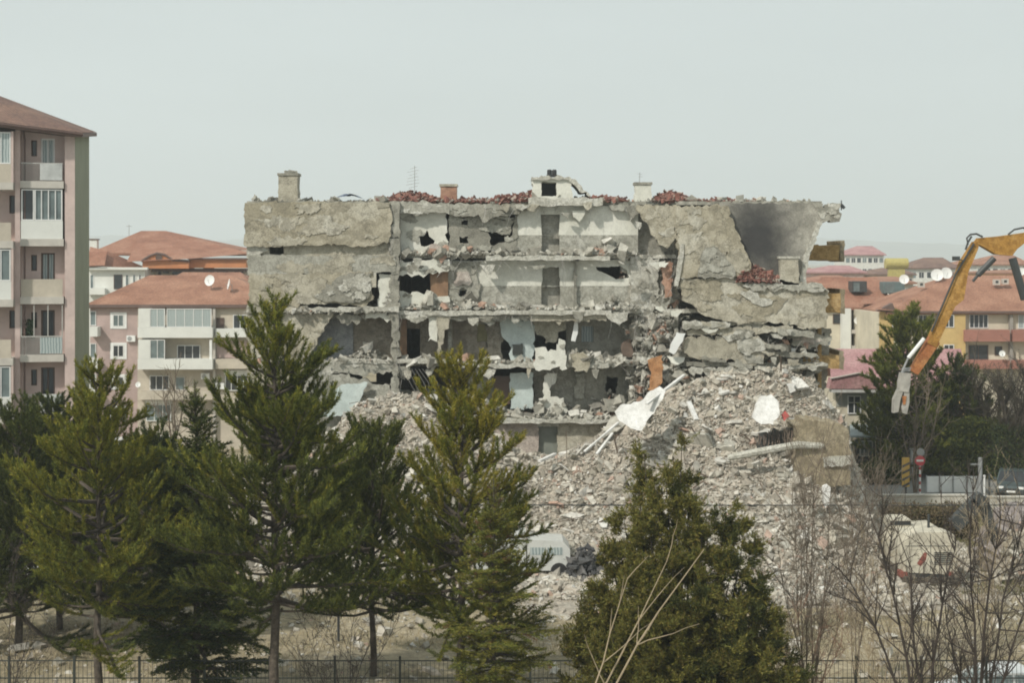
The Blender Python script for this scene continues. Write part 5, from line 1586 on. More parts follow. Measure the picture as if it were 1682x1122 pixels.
YEL = broken("worn_yellow_paint", (.36,.18,.035), (.43,.23,.05), (.47,.275,.085), .9, .12, 0)
RUST = broken("rusty_orange_paint", (.34,.12,.045), (.42,.17,.06), (.47,.23,.09), 1.2, .15, 0)
CW = solid("cream_counterweight", (.54,.50,.40), .7, .2, 1.2)
def small_digger():
    Y = 67.0; cx = PX(1529,Y)
    root = empty("excavator", (cx, Y+1, 0), "cream digger seen from behind with red flash on its counterweight and dark boom", "excavator")
    digger_body(root, cx, Y, .95, CW, CW)
    RED = solid("red_paint", (.25,.075,.055), .7, .25)
    m = MB(3)
    m._add([P(1506,926,Y-.015),P(1518,908,Y-.015),P(1523,908,Y-.015),P(1521,920,Y-.015),P(1512,931,Y-.015)], [(0,1,2,3,4)]); m.build("red_stripe", RED, root)
    for (a,b) in ((1478,1491),(1557,1566)):
        m = MB(4); m.pbox(a,b,940,949,Y-.06,.6); m.build("corner_guard", RED, root)
    m = MB(13)
    for k in range(7): m.box(cx+.15, cx+.95, Y-.03, Y+.02, 1.15+k*.085, 1.19+k*.085)
    m.build("engine_grille", METAL_DK, root)
    m = MB(14); m.box(cx-1.14, cx+1.12, Y-.012, Y+.02, 1.96, 1.985); m.box(cx-.02, cx+.0, Y-.012, Y+.02, .9, 2.5); m.build("panel_seam", METAL_DK, root)
    m = MB(15); m.box(cx-1.1, cx+1.1, Y+.05, Y+.5, .56, .80); m.build("gap_shade_block", METAL_DK, root)  # dark block standing in for the shaded gap beneath the counterweight
    m = MB(16); m.tube([(cx+.5,Y+2.2,2.3),(cx+.5,Y+2.2,3.0)], .06, 8); m.build("exhaust", METAL_DK, root)
    Yb = Y+2.6
    m = MB(10); beam(m, P(1566,864,Yb), P(1604,826,Yb), .62, .66, .5); beam(m, P(1600,830,Yb), P(1614,814,Yb), .62, .5, .5); m.build("boom", METAL_DK, root)
    m = MB(11); beam(m, P(1612,818,Yb+.2), P(1640,905,Yb+.2), .5, .3, .35); m.build("dipper_arm", METAL_DK, root)
    m = MB(12); m.prism([(PX(a,Yb+.2),PZ(b,Yb+.2)) for a,b in ((1636,900),(1644,898),(1654,920),(1640,932),(1628,918))], Yb-.2, Yb+.6); m.build("bucket", METAL_DK, root)
small_digger()

def reach_excavator():
    Y = 67.0; Yb = 69.6; cx = PX(1905, Y)
    root = empty("high_reach_excavator", (cx, Y+1, 0), "yellow high reach boom entering from the right edge with a grey grapple hanging down", "excavator")
    digger_body(root, cx, Y, 1.25, YEL, YEL)
    m = MB(11)
    beam(m, (cx, Yb, 2.4), P(1862,560,Yb), .8, .95); beam(m, P(1866,566,Yb), P(1780,420,Yb), .95, .7); beam(m, P(1784,424,Yb), P(1700,392,Yb), .7, .6)
    m.build("main_boom", YEL, root)
    m = MB(12)
    m.prism([(PX(a,Yb),PZ(b,Yb)) for a,b in ((1600,399),(1606,391),(1640,388),(1690,381),(1712,384),(1708,402),(1682,398),(1668,409),(1660,420),(1634,418),(1612,405))], Yb-.25, Yb+.25)
    m.build("boom_head", YEL, root)
    m = MB(13)
    m.prism([(PX(a,Yb),PZ(b,Yb)) for a,b in ((1598,397),(1607,396),(1604,410),(1588,448),(1581,492),(1567,503),(1536,570),(1521,563),(1557,486),(1577,430))], Yb-.22, Yb+.22)
    m.build("dipper_arm", YEL, root)
    m = MB(14); beam(m, P(1534,558,Yb), P(1500,612,Yb), .56, .40, .36); m.build("arm_tip", RUST, root)
    m = MB(15); m.tube([P(1633,424,Yb), P(1606,452,Yb)], .14, 8); m.tube([P(1606,452,Yb), P(1598,462,Yb)], .07, 8); m.build("arm_cylinder", METAL_DK, root)
    m = MB(16); m.tube([P(1663,424,Yb), P(1683,492,Yb)], .18, 8); m.tube([P(1683,492,Yb), P(1752,500,Yb), P(1800,450,Yb)], .1, 8); m.build("boom_cylinder", METAL_DK, root)
    m = MB(17); m.tube([P(1518,556,Yb-.3), P(1492,588,Yb-.3)], .09, 8); m.build("bucket_ram", W_WHITE, root)
    m = MB(18); m.tube([P(1492,588,Yb-.3), P(1482,610,Yb-.2)], .05, 6); m.bar(P(1482,608,Yb), P(1504,606,Yb), .16); m.bar(P(1482,610,Yb), P(1490,626,Yb), .12); m.build("linkage", METAL_GR, root)
    for k_, pts in enumerate(([(1590,402),(1588,391),(1594,385),(1604,384),(1614,389)], [(1586,410),(1590,398),(1596,388)], [(1656,385),(1666,377),(1680,374),(1700,378)], [(1600,400),(1570,450),(1530,545)])):
        m = MB(19); m.tube([P(a,b,Yb-.3) for a,b in pts], .045, 6); m.build("hydraulic_hose", METAL_DK, root)
    m = MB(20); m.pbox(1568,1577,421,428,Yb-.5,.4); m.bar(P(1573,425,Yb-.3), P(1582,428,Yb-.3), .05); m.build("work_light", METAL_DK, root)
    GS = solid("dusty_grey_steel", (.36,.345,.31), .8, .2, 2.5, .2)
    m = MB(21); m.prism([(PX(a,Yb),PZ(b,Yb)) for a,b in ((1476,626),(1479,612),(1494,613),(1493,632),(1490,644),(1475,642))], Yb-.25, Yb+.25); m.build("grapple_head", GS, root)
    m = MB(22); m.prism([(PX(a,Yb),PZ(b,Yb)) for a,b in ((1474,640),(1482,642),(1477,656),(1474,676),(1466,678),(1467,656))], Yb-.22, Yb+.22); m.build("grapple_jaw", GS, root)
    m = MB(23); m.prism([(PX(a,Yb),PZ(b,Yb)) for a,b in ((1483,642),(1492,640),(1492,660),(1488,680),(1481,678),(1479,668),(1483,658))], Yb-.2, Yb+.2); m.build("grapple_jaw", GS, root)
    m = MB(24); m.prism([(PX(a,Yb),PZ(b,Yb)) for a,b in ((1480,650),(1487,650),(1485,664),(1481,664))], Yb-.24, Yb-.221); m.build("jaw_pin", RUST, root)
reach_excavator()
m = MB(77)
m.plate([(1640,952),(1646,905),(1660,870),(1690,845),(1740,840),(1800,960)], 68.5, 3.5, amp=.12)
tag(m.build("spoil_heap", solid("mauve_grey_spoil", (.30,.265,.255), .95, .25, 1.2, .6)), "mauve grey spoil heap at the right edge beyond the digger", "heap")
rg = np.random.default_rng(6); pts=[]; sz=[]
for _ in range(500):
    px = rg.uniform(1640,1740); s = min(.6,.1*(1-rg.random())**-.5); t = np.interp(px,[1640,1660,1690,1740],[930,870,845,840])
    pts.append(P(px, rg.uniform(t, 950), 68.3)); sz.append(s)
V, Fc = scatter_chunks(np.array(pts), np.array(sz), 81)
tag(mesh_obj("heap_rubble", V, Fc, RUBBLE), "loose pieces lying on the mauve grey spoil heap", "rubble", kind="stuff")
# dark scrap heap by the truck
pts=[]; sz=[]
for _ in range(420):
    a = rg.normal(0,.8); d = rg.normal(0,.8); h = 1.5*math.exp(-(a*a+d*d)/1.1)
    pts.append((PX(962,69)+a, 69.5+d, h*rg.random())); sz.append(rg.uniform(.12,.4))
V, Fc = scatter_chunks(np.array(pts), np.array(sz), 82)
tag(mesh_obj("scrap_heap", V, Fc, island("dark_scrap", [(0,(.05,.05,.052)),(.4,(.09,.09,.09)),(.7,(.13,.125,.12)),(.9,(.2,.19,.18))], .8)), "dark scrap heap lying just right of the white truck", "scrap heap", kind="stuff")

# ------------------------------------------------------------------ fence, cable, lamp
def fence():
    Y = 48.0
    root = empty("mesh_fence", (0, Y, 0), "dark welded mesh fence running across the foreground", "fence")
    FM = solid("fence_green_black", (.035,.042,.036), .6)
    zt = PZ(1086,Y)
    k = 0; px = -92.0
    while px < 1780:
        x = PX(px,Y); x1 = PX(px+107,Y)
        m = MB(1); m.box(x-.035, x+.035, Y-.035, Y+.035, -.2, zt+.14); m.build("post", FM, root)
        m = MB(2)
        n = 15
        for i in range(1, n):
            xx = x+(x1-x)*i/n; m.box(xx-.006, xx+.006, Y-.006, Y+.006, .05, zt)
        for z in (zt, zt-.55, zt-1.1, .08): m.box(x+.035, x1-.035, Y-.014, Y+.014, z-.016, z+.016)
        m.build("mesh_panel", FM, root)
        px += 107
fence()
def cable():
    root = empty("overhead_cable", (0, 60, 0), "thin dark cable strung across the yard in front of the heap", "cable")
    m = MB(1)
    m.tube([P(-160+ i*100, 826 + 4*(i/20.0) + 2.0*math.sin(i*math.pi/20), 60) for i in range(21)], .022, 4); m.build("wire", METAL_DK, root)
    for px in (-160, 1840):
        m = MB(2); m.tube([(PX(px,60),60,-.3),(PX(px,60),60,PZ(820,60))], .1, 8); m.build("cable_post", METAL_GR, root)
cable()
def lamp():
    root = empty("street_lamp", (PX(556,58), 58, 0), "globe street lamp showing white between the tall pine's branches", "street lamp")
    m = MB(1); m.tube([(PX(556,58),58,-.1),(PX(556,58),58,PZ(861,58))], .05, 8); m.build("lamp_post", METAL_DK, root)
    m = MB(2); c = P(556,856,58); m.lathe(c, [(.0,-.14),(.1,-.11),(.15,0),(.11,.1),(.0,.14)], 12); m.build("globe", W_WHITE, root)
lamp()
# ------------------------------------------------------------------ trees
BARK = broken("pine_bark", (.07,.055,.042), (.10,.08,.06), (.14,.115,.09), 1.5, .6, 0)
TWIGM = solid("brown_twig", (.10,.075,.05), .9, .2)
def leafmat(name, cols, trans=.22):
    st = []
    n = len(cols)
    for i, c in enumerate(cols): st.append((i/n, c))
    return island(name, st, .75, 1.2, trans, dirt=.25)
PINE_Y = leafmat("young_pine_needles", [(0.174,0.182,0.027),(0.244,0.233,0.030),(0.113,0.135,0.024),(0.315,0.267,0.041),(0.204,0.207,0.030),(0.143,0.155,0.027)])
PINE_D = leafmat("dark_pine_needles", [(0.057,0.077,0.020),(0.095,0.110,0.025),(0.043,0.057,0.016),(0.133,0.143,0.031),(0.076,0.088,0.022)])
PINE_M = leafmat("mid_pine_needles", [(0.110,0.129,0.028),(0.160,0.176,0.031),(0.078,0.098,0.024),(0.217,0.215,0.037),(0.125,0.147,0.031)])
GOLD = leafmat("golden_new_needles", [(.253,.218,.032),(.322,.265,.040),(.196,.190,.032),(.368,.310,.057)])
CEDAR_D = leafmat("dark_cedar_needles", [(.052,.074,.029),(.077,.099,.035),(.037,.054,.024),(.110,.128,.038)])
CEDAR_G = leafmat("yellow_green_fir_needles", [(.21,.19,.035),(.14,.145,.03),(.26,.225,.045),(.09,.105,.026),(.17,.165,.034)])
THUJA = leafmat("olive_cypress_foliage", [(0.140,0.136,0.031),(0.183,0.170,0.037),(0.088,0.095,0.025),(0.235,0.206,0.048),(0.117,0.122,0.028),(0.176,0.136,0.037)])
THUJA_D = leafmat("deep_olive_shade_side_foliage", [(0.055,0.065,0.018),(0.082,0.088,0.022),(0.041,0.052,0.015),(0.104,0.107,0.026)])
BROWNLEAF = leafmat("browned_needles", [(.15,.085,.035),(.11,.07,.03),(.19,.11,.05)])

def tri_needles(base, dirs, L, W, rg):
    N = len(base)
    side = np.cross(dirs, rg.normal(0,1,(N,3)))
    side /= np.linalg.norm(side, axis=1, keepdims=True) + 1e-9
    V = np.stack([base - side*(W/2)[:,None], base + side*(W/2)[:,None], base + dirs*L[:,None]], 1).reshape(-1,3)
    return V
def unit(a): return a/(np.linalg.norm(a, axis=-1, keepdims=True)+1e-9)

def curve(p0, d0, L, lift, rg, n=8, wob=.05):
    """limb starting along d0 and bending upward by `lift` (or down if negative)"""
    d = np.array(d0, float); p = np.array(p0, float); out = [p.copy()]
    for i in range(n):
        d = d + np.array([0,0,lift/n]) + rg.normal(0, wob, 3); d /= np.linalg.norm(d)
        p = p + d*L/n; out.append(p.copy())
    return np.array(out)
def resample(c, step):
    seg = np.linalg.norm(np.diff(c, axis=0), axis=1); t = np.concatenate([[0], np.cumsum(seg)])
    n = max(2, int(t[-1]/step)); q = np.linspace(0, t[-1], n)
    P_ = np.stack([np.interp(q, t, c[:,k]) for k in range(3)], 1)
    D = unit(np.gradient(P_, axis=0))
    return P_, D, q/t[-1]

def trunk_mesh(root, pts, r0, r1, limbs, mat=None):
    m = MB(1)
    n = len(pts)
    off = parent_loc(root)
    m.tube([Vector(p)+off for p in pts], [r0 + (r1-r0)*(i/(n-1))**.8 for i in range(n)], 9)
    o = m.build("trunk", mat or BARK, root, True)
    b = MB(2)
    for c, ra in limbs:
        b.tube([Vector(p)+off for p in c], [max(.008, ra*(1-.85*i/(len(c)-1))) for i in range(len(c))], 5, False)
    b.build("limbs", mat or BARK, root)
    return o

def conifer(name, lab, px, base_Y, H, z_crown, R, prof, nwh, mats, seed, elev=(2,45), lift=(.55,.5), bpw=6, step=.055, nk=6, nl=.12, nw=.016, twig=.22, style='pine', r0=.14, lean=0, base_z=0, gap=0.0, golden=.0, twigl=.42, group=None, rr=None, split=.62):
    rg = np.random.default_rng(seed)
    x0 = PX(px, base_Y)
    root = empty(name, (x0, base_Y, base_z), lab, "tree", group)
    tp = [np.array([lean*max(0,h/H)**1.5 + .04*math.sin(h*1.3+seed), .04*math.cos(h*1.1), h]) for h in np.linspace(-.3, H, 16)]
    tr = np.array(tp)
    def trunk_at(h): return np.array([np.interp(h, tr[:,2], tr[:,0]), np.interp(h, tr[:,2], tr[:,1]), h])
    limbs = []; axes = []
    hs = []
    h = z_crown
    sp = (H*.965 - z_crown)/nwh
    while h < H*.965:
        hs.append(h); h += sp*rg.uniform(.8,1.2)
    for h in hs:
        t = (h - z_crown)/(H - z_crown)
        n = max(3, int(round(bpw*rg.uniform(.75,1.25))))
        az0 = rg.uniform(0, 6.28)
        for k in range(n):
            if rg.random() < gap + .08: continue
            az = az0 + 6.283*k/n + rg.normal(0,.25)
            L = max(.18, R*prof(t)*rg.uniform(.4,1.25))
            if rr is not None: L *= rr(az, t)
            el = math.radians(elev[0] + (elev[1]-elev[0])*t + rg.normal(0,11))
            d = np.array([math.cos(az)*math.cos(el), math.sin(az)*math.cos(el), math.sin(el)])
            lf = lift[0] + (lift[1]-lift[0])*t
            c = curve(trunk_at(h + rg.normal(0,.10)), d, L, lf*rg.uniform(.6,1.25), rg, 8, .085)
            limbs.append((c, .012 + .018*L))
            axes.append((c, (.45 if style == 'pine' else .3) if L > 1 else .1, L, t, 1))
            # side twigs
            Pq, Dq, sq = resample(c, twig)
            for i in range(len(Pq)):
                if sq[i] < .22 or sq[i] > .97: continue
                for sgn in ((1,-1) if style != 'pine' or rg.random() < .6 else (rg.choice([-1,1]),)):
                    dv = Dq[i]; sd_ = unit(np.cross(dv, [0,0,1.0]))*sgn
                    if style == 'pine':
                        dd = unit(dv*.75 + sd_*rg.uniform(.45,.85) + np.array([0,0,rg.uniform(-.1,.45)]))
                        l2 = (twigl*L*(1-sq[i]) + .22)*rg.uniform(.6,1.2)
                        c2 = curve(Pq[i], dd, l2, .8, rg, 4)
                    else:
                        dd = unit(dv*.7 + sd_*.8 + np.array([0,0,rg.uniform(-.12,.06)]))
                        l2 = (.5*L*(1-sq[i]) + .14)*rg.uniform(.7,1.15)
                        c2 = curve(Pq[i], dd, l2, -.12, rg, 3, .04)
                    axes.append((c2, 0, l2, t, 2))
    leader = np.array([trunk_at(hh) for hh in np.linspace(H*.86, H, 6)])
    axes.append((leader, 0, H*.14, 1, 1))
    pb = {0:[],1:[],2:[]}; 
    tipset = {0:[],1:[],2:[]}
    for (c, st, L, t, lev) in axes:
        Pq, Dq, sq = resample(c, step)
        keep = sq >= st
        Pq, Dq, sq = Pq[keep], Dq[keep], sq[keep]
        if len(Pq) == 0: continue
        N = len(Pq)*nk
        Pr = np.repeat(Pq, nk, 0) + rg.normal(0,.02,(N,3)); Dr = np.repeat(Dq, nk, 0)
        rad = unit(rg.normal(0,1,(N,3)))
        if style == 'pine':
            dirs = unit(Dr*.8 + unit(np.cross(Dr, rad))*rg.uniform(.35,1.0,(N,1)) + np.array([0,0,.12]))
            Ls = nl*rg.uniform(.7,1.2,N)
        else:
            s_ = unit(np.cross(Dr, np.array([0,0,1.0]))+1e-6)*rg.choice([-1,1],N)[:,None]
            dirs = unit(Dr*.7 + s_*.7 + rg.normal(0,.22,(N,3)) + np.array([0,0,.10]))
            Ls = nl*rg.uniform(.6,1.3,N)
        key = 0
        u = rg.random()
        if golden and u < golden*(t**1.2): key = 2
        elif u > split: key = 1  # random tone contrast between twigs also puts lit and shaded fingers into the colour
        pb[key].append((Pr, dirs, Ls))
    V = []; mi = []
    for key in (0,1,2):
        if not pb[key]: continue
        B = np.concatenate([a for a,b,c in pb[key]]); D = np.concatenate([b for a,b,c in pb[key]]); L = np.concatenate([c for a,b,c in pb[key]])
        v = tri_needles(B, D, L, np.full(len(B), nw)*rg.uniform(.7,1.3,len(B)), rg)
        V.append(v); mi += [key]*len(B)
    V = np.concatenate(V)
    off = np.array(parent_loc(root))
    o = mesh_obj("crown", V + off, np.arange(len(V)).reshape(-1,3), list(mats), root, mi)
    trunk_mesh(root, tp, r0, .02, limbs)
    return root, len(V)//3

def prof_of(e, k, lo=.25):
    return lambda t: max(.02, (1-t)**e*(k+(1-k)*min(1, t/lo)))
def fir(t): return (1-t)**.8*(.85+.15*min(1,t/.1)) + .02
def Hof(py, Y): return CAM_H - (py-HOR)*Y/FPX
COUNT = []
G_ = "conifers along the fence"
PK = dict(step=.05, nk=9, nl=.135, nw=.027, twig=.27, twigl=.6)
def pine(lab, px, Y, top, bot, R, e, nwh, mats, seed, **kw):
    a = dict(PK); a.update(elev=(-12,38), lift=(.62,.95), bpw=6, group=G_); a.update(kw)
    r_, n_ = conifer(a.pop('name', "pine_tree"), lab, px, Y, Hof(top,Y), Hof(bot,Y), R, a.pop('prof', prof_of(e,.72)), nwh, mats, seed, **a); COUNT.append(n_)
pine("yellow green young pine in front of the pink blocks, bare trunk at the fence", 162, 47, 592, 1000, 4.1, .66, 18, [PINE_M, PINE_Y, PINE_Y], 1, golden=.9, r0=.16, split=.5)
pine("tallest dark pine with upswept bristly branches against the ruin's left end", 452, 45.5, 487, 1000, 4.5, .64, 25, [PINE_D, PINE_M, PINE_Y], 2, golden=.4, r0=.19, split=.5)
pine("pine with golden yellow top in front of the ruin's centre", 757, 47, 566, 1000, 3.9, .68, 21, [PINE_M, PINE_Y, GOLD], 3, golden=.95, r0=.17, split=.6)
CK = dict(name="cedar_tree", style='cedar', nl=.12, nw=.032, nk=6, step=.05, twig=.16, bpw=9)
pine("dense dark cedar with flat layers between the young pine and the tallest pine", 322, 48.8, 628, 1095, 2.7, 1, 26, [CEDAR_D, PINE_D, PINE_M], 4, elev=(-4,42), lift=(.05,.35), r0=.17, golden=.35, prof=fir, **CK)
pine("small layered yellow green fir in front of the golden topped pine", 810, 44.3, 786, 1112, 2.0, 1, 20, [CEDAR_G, PINE_M, BROWNLEAF], 5, elev=(-6,40), lift=(.08,.3), r0=.10, golden=.16, prof=fir, **dict(CK, name="fir_tree", nl=.10, nw=.026))
pine("dark pine behind the young pine, cut by the left picture edge", 30, 57, 672, 1010, 5.0, .55, 19, [PINE_D, PINE_D, PINE_M], 6, r0=.17, nw=.03, nl=.14)
pine("dark pine filling the gap behind the tallest pine and the golden topped pine", 612, 53, 715, 1000, 4.3, .5, 18, [PINE_D, PINE_M, PINE_M], 7, r0=.14, nw=.028, nl=.13)
pine("blue black pine between the young pine and the pink tower", 96, 60, 660, 960, 4.5, .55, 18, [CEDAR_D, PINE_D, PINE_D], 8, r0=.14, nw=.03, nl=.14)
pine("dark bushy pine between the cedar and the young pine, behind both", 250, 58, 720, 1010, 4.4, .5, 18, [PINE_D, CEDAR_D, PINE_M], 11, r0=.14, nw=.03, nl=.14)
FK = dict(step=.09, nk=7, nl=.28, nw=.06, twig=.4, bpw=8, group=None)
pine("round crowned pine standing behind the hanging grapple", 1490, 100, 514, 780, 4.1, .42, 22, [PINE_M, PINE_M, PINE_Y], 9, r0=.2, **FK)
pine("dark pine right of the hanging grapple, lower than its neighbour", 1570, 101, 590, 775, 4.4, .55, 12, [PINE_D, CEDAR_D, PINE_D], 10, r0=.16, **FK)

# ---- olive cypress bush: many upright flame shaped leaders
def cypress():
    Y = 45.0
    rg = np.random.default_rng(40)
    root = empty("cypress_tree", (PX(1120,Y), Y, 0), "broad olive brown cypress with ragged twin tips in front of the rubble heap", "tree")
    off = np.array(parent_loc(root))
    leaders = [(1062,738,22,0),(1120,716,20,.1),(1092,772,34,-.3),(1046,800,34,.2),(1138,790,30,.3),(1080,800,44,-.4),(1120,820,50,-.5),
               (1030,850,42,.3),(1165,846,40,.3),(1195,842,34,.1),(1216,862,34,-.2),(1060,850,56,-.6),(1150,870,60,-.6),(1005,905,44,.2),(1242,890,32,.2),(1250,950,26,0),
               (985,960,44,-.1),(965,1010,38,0),(940,1040,40,-.2),(955,1000,40,.2),(1010,940,46,.1),(1100,900,80,-.9),(1190,910,66,-.7),(1040,930,70,-.8),(1235,960,50,-.6),(1268,1010,26,-.2),(1140,960,90,-1.1),(1060,1000,90,-1.1),(1210,1000,80,-1.0),(1000,1020,60,-.9),(1262,1040,50,-.6),(1100,1050,90,-1.2),(1180,1060,90,-1.2)]
    B = []; D = []; L = []; limbs = []; Kd = []
    for (px, py, wpx, dy) in leaders:
        top = np.array([PX(px,Y), Y+dy*1.6, PZ(py,Y)]); rad = wpx*Y/FPX
        ht = top[2]
        bx = PX(1120,Y) + (top[0]-PX(1120,Y))*.45
        basep = np.array([bx, Y+dy*.8, .1])
        c = np.array([basep + (top-basep)*s + np.array([.08*math.sin(s*5+px),.05*math.cos(s*4),0]) for s in np.linspace(0,1,10)])
        limbs.append((c - off, .07))
        n = int(8 + 38*rad)
        for q_ in range(n):
            s_ = 1 - .88*rg.random()**1.15
            ax = np.array([np.interp(s_, np.linspace(0,1,10), c[:,k]) for k in range(3)])
            prof = rad*1.62*min(1, ((1-s_)/.5))**.65 + .02
            a = rg.uniform(0, 6.283); out = np.array([math.cos(a), math.sin(a), 0])
            cc = ax + out*prof*rg.uniform(.35,1.05) + rg.normal(0,.06,3)
            cs = rg.uniform(.7,1.4)
            ns, kk = 10, 30
            sd = unit(out*.55 + np.array([0,0,.75]) + rg.normal(0,.55,(ns,3)))
            sl_ = rg.uniform(.16,.50,ns)*cs
            u = rg.uniform(0,1,(ns,kk))
            pp = (cc + sd[:,None,:]*(sl_[:,None]*u)[:,:,None]).reshape(-1,3)
            wob = rg.normal(0,1,(ns*kk,3))*(.05*cs*(1-.55*u.reshape(-1)))[:,None]
            d = unit(np.repeat(sd,kk,0) + rg.normal(0,.42,(ns*kk,3)))
            B.append(pp + wob); D.append(d); L.append(rg.uniform(.06,.13,ns*kk))
            g = rg.random() + .27 + .25*math.tanh((PX(1110,Y)-cc[0])*.8)  # deep olive clumps grow commoner to the right: shade side put into the colour
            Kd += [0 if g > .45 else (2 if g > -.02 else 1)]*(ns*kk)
    B = np.concatenate(B); D = np.concatenate(D); L = np.concatenate(L)
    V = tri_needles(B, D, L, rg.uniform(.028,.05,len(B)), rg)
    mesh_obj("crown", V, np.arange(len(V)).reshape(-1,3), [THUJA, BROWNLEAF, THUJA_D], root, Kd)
    trunk_mesh(root, [np.array([0,0,-.2]), np.array([0,0,1.5]), np.array([.05,0,4])], .2, .06, limbs)
    return len(V)//3
COUNT.append(cypress()); print('TRIS', COUNT)

# ---- bare shrubs and small trees
def bare(name, lab, px, base_py, Y, spec, seed, mat, cat="shrub", group=None, base_z=None, r=.03, nlev=3, leaf=None, side=1.0):
    """spec: list of (tip px, tip py) for the main stems"""
    rg = np.random.default_rng(seed)
    z0 = 0 if base_z is None else base_z
    base = np.array([PX(px,Y), Y, z0])
    root = empty(name, tuple(base), lab, cat, group)
    m = MB(seed); tips = []
    def grow(p, d, L, ra, lev):
        n = 5
        c = [np.array(p)]
        dd = np.array(d, float)
        for i in range(n):
            dd = unit(dd + rg.normal(0,.11,3) + np.array([0,0,.05])); c.append(c[-1] + dd*L/n)
        m.tube([Vector(q) for q in c], [max(.0045, ra*(1-.7*i/n)) for i in range(n+1)], 4 if lev else 5, False)
        if lev < nlev:
            k = rg.integers(3, 6) if lev == 0 else rg.integers(2, 5)
            for _ in range(k):
                i = rg.integers(1, n+1)
                d2 = unit(dd + rg.normal(0,.62,3) + np.array([0,0,.18]))
                grow(c[i], d2, L*rg.uniform(.35,.62), ra*.5, lev+1)
        else: tips.append(c[-1])
    for (tx, ty) in spec:
        tip = np.array([PX(tx,Y), Y + rg.normal(0,.4), PZ(ty,Y)])
        v = tip - base; L = np.linalg.norm(v)
        n = 7; c = []
        for i in range(n+1):
            s = i/n
            c.append(base + v*s + np.array([.10*math.sin(s*4+tx)*(s*(1-s)*4), .12*rg.normal()*s*(1-s), .12*L*s*(1-s)*(1 if abs(v[0]) > .5 else 0)]) + (rg.normal(0,.025,3) if 0 < i < n else 0))
        rr_ = r*(.6+.1*L)
        m.tube([Vector(q) for q in c], [max(.006, rr_*(1-.72*i/n)) for i in range(n+1)], 6, False)
        for _ in range(int((5 + L*2.2)*side)):
            i = rg.integers(2, n+1)
            d2 = unit(unit(v) + rg.normal(0,.55,3) + np.array([0,0,.15]))
            grow(c[i], d2, L*rg.uniform(.12,.34), rr_*.42, 1)
    m.build("stems", mat, root)
    if leaf:
        n = len(tips)*8
        t = np.repeat(np.array(tips), 8, 0) + rg.normal(0,.08,(n,3))
        V = tri_needles(t, unit(rg.normal(0,1,(n,3))), rg.uniform(.04,.09,n), rg.uniform(.03,.05,n), rg)
        mesh_obj("dry_leaves", V, np.arange(len(V)).reshape(-1,3), leaf, root)
    return root
TW1 = solid("grey_brown_twigs", (.17,.135,.10), .9, .2); TW2 = solid("dark_branch", (.055,.042,.034), .9, .2); TW3 = solid("pale_straw_twigs", (.36,.29,.19), .9, .15); TW4 = solid("reddish_twigs", (.20,.115,.075), .9, .2)
GB = "bare shrubs along the fence"
bare("bare_shrub", "pale leafless branch forking in front of the olive cypress", 915, 1215, 41.6, [(1158,905),(1098,930),(1030,950)], 50, TW3, group=GB, r=.030, nlev=1, side=.22)
bare("bare_shrub", "tall thin grey brown shrub just right of the olive cypress", 1330, 1180, 46.5, [(1298,845),(1318,790),(1340,770),(1362,820),(1385,850),(1282,930),(1400,930),(1310,900)], 51, TW1, group=GB, r=.022)
bare("bare_tree", "dark leafless sapling whose crooked stem crosses in front of the digger", 1515, 1240, 44.5, [(1438,880),(1490,930),(1400,960),(1560,900)], 52, TW2, "tree", group=GB, r=.05)
bare("bare_tree", "dark leafless sapling at the right edge with a forked stem", 1600, 1240, 45.0, [(1672,900),(1636,850),(1590,860),(1690,960),(1560,1000)], 53, TW2, "tree", group=GB, r=.045)
bare("bare_shrub", "reddish leafless bush low beside the cypress's right foot", 1300, 1190, 45.5, [(1275,1030),(1310,1015),(1350,1035),(1380,1060),(1255,1060)], 54, TW4, group=GB, r=.02)
bare("bare_shrub", "leafless bush in the gap between the tallest pine and the fir", 560, 1190, 46.5, [(500,1040),(540,1010),(585,1000),(620,1005),(650,1030),(470,1060)], 55, TW2, group=GB, r=.016)
bare("bare_shrub", "pale leafless bush before the dark sapling, low by the fence", 1440, 1195, 46.0, [(1400,980),(1430,960),(1470,940),(1500,990),(1380,1020)], 56, TW3, group=GB, r=.018)
bare("bare_shrub", "grey leafless bush at the bottom right beside the white car", 1560, 1195, 46.8, [(1520,980),(1570,960),(1610,950),(1650,980),(1680,1000),(1500,1030)], 57, TW1, group=GB, r=.02)
bare("bare_shrub", "leafless twigs at the far left bottom corner", 10, 1190, 46.0, [(60,1010),(20,960),(90,1040),(-30,980)], 58, TW2, group=GB, r=.018)
bare("bare_shrub", "slender grey twigs standing before the heap's right slope", 1405, 1150, 52.0, [(1395,800),(1420,830),(1440,800),(1375,850),(1450,850)], 59, TW1, group=GB, r=.02)
bare("bare_shrub", "thin straw coloured saplings in front of the grass bank", 1620, 1100, 56.0, [(1600,850),(1625,830),(1648,840),(1664,860),(1585,880)], 60, TW3, group=GB, r=.018)
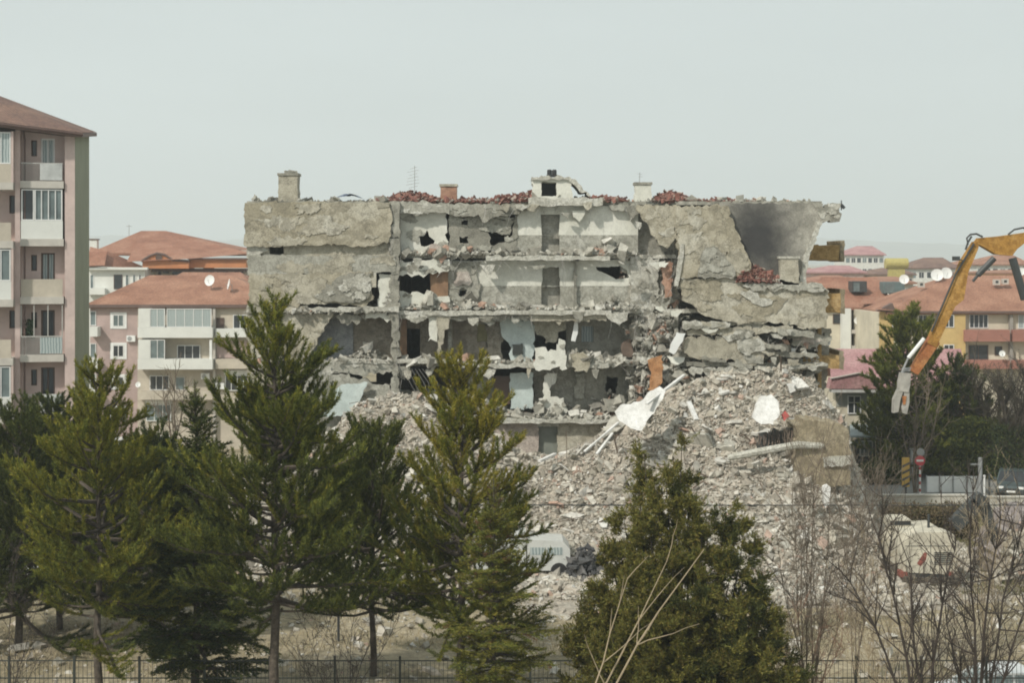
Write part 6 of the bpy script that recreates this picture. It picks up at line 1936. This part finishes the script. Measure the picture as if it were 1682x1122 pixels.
# leafless trees beyond the road, right
def grey_tree(px, py, Y, wpx, seed, lab):
    rg = np.random.default_rng(seed)
    spec = [(px + wpx*rg.uniform(-1,1), py + abs(rg.normal(0,1))*50) for _ in range(13)]
    bare("bare_tree", lab, px, 780, Y, spec, seed, solid("grey_crown_twigs",(.085,.07,.055),.9,.2), "tree", "leafless trees beyond the road", r=.10, nlev=3, leaf=leafmat("dull_brown_leaves",[(.06,.055,.03),(.05,.05,.025),(.085,.07,.04)],.1))
grey_tree(1624, 622, 100, 48, 70, "grey brown leafless tree right of the dark pine, its crown touching the red balcony")
grey_tree(1668, 625, 98, 40, 71, "grey brown leafless tree at the right edge behind the dark car")
bare("bare_tree", "pale thin leafless tree standing before the pine by the grapple", 1502, 790, 93, [(1500,620),(1525,625),(1478,660),(1545,660)], 72, TW1, "tree", "leafless trees beyond the road", r=.045, nlev=2)
bare("bare_tree", "bare tree between the pink house and the tallest pine", 285, 790, 110, [(270,640),(290,620),(300,650),(255,670)], 73, TW1, "tree", r=.07, nlev=2)
# dark evergreen hedge beneath them
SCRUB = leafmat("brown_scrub_leaves", [(.16,.12,.07),(.11,.085,.05),(.2,.16,.09),(.09,.085,.04)], .1)
def hedge(px0, px1, t, b, Y, dep, seed, mat, lab):
    rg = np.random.default_rng(seed)
    root = empty("evergreen_hedge", (PX((px0+px1)/2,Y), Y, 0), lab, "hedge")
    n = 9000
    px = rg.uniform(px0, px1, n); f = rg.random(n)**.7
    top = np.array([t + 14*mnoise.noise(Vector((q*.06, seed, 0))) for q in px])
    z = (PZ(0,Y) - top*Y/FPX)
    B = np.stack([PX(px,Y) + rg.normal(0,.1,n), Y + rg.uniform(-dep,dep,n), z*f], 1)
    kk = 4
    B = np.repeat(B,kk,0) + rg.normal(0,.12,(n*kk,3))
    V = tri_needles(B, unit(rg.normal(0,1,(n*kk,3)) + np.array([0,-.2,.7])), rg.uniform(.1,.25,n*kk), rg.uniform(.05,.1,n*kk), rg)
    mesh_obj("foliage", V, np.arange(len(V)).reshape(-1,3), mat, root)
    m = MB(1)
    for _ in range(24):
        x = rg.uniform(PX(px0,Y), PX(px1,Y)); m.tube([(x,Y,-.1),(x+rg.normal(0,.2),Y,1.2)], .04, 5, False)
    m.build("stems", BARK, root)
hedge(1546, 1640, 690, 790, 99.5, 1.0, 5, PINE_D, "dark green hedge behind the white hoarding")
hedge(1630, 1730, 700, 800, 98.5, 1.0, 6, CEDAR_D, "dark hedge behind the dark parked car")
hedge(1436, 1590, 838, 880, 80, 1.2, 9, SCRUB, "brown scrub on the bank behind the cream digger")
hedge(1398, 1470, 770, 800, 97, .6, 7, PINE_D, "low dark shrubs before the pink roofed house")
hedge(-40, 300, 745, 860, 70, 1.2, 8, CEDAR_D, "dark hedge along the foot of the pink tower, seen between the pines")
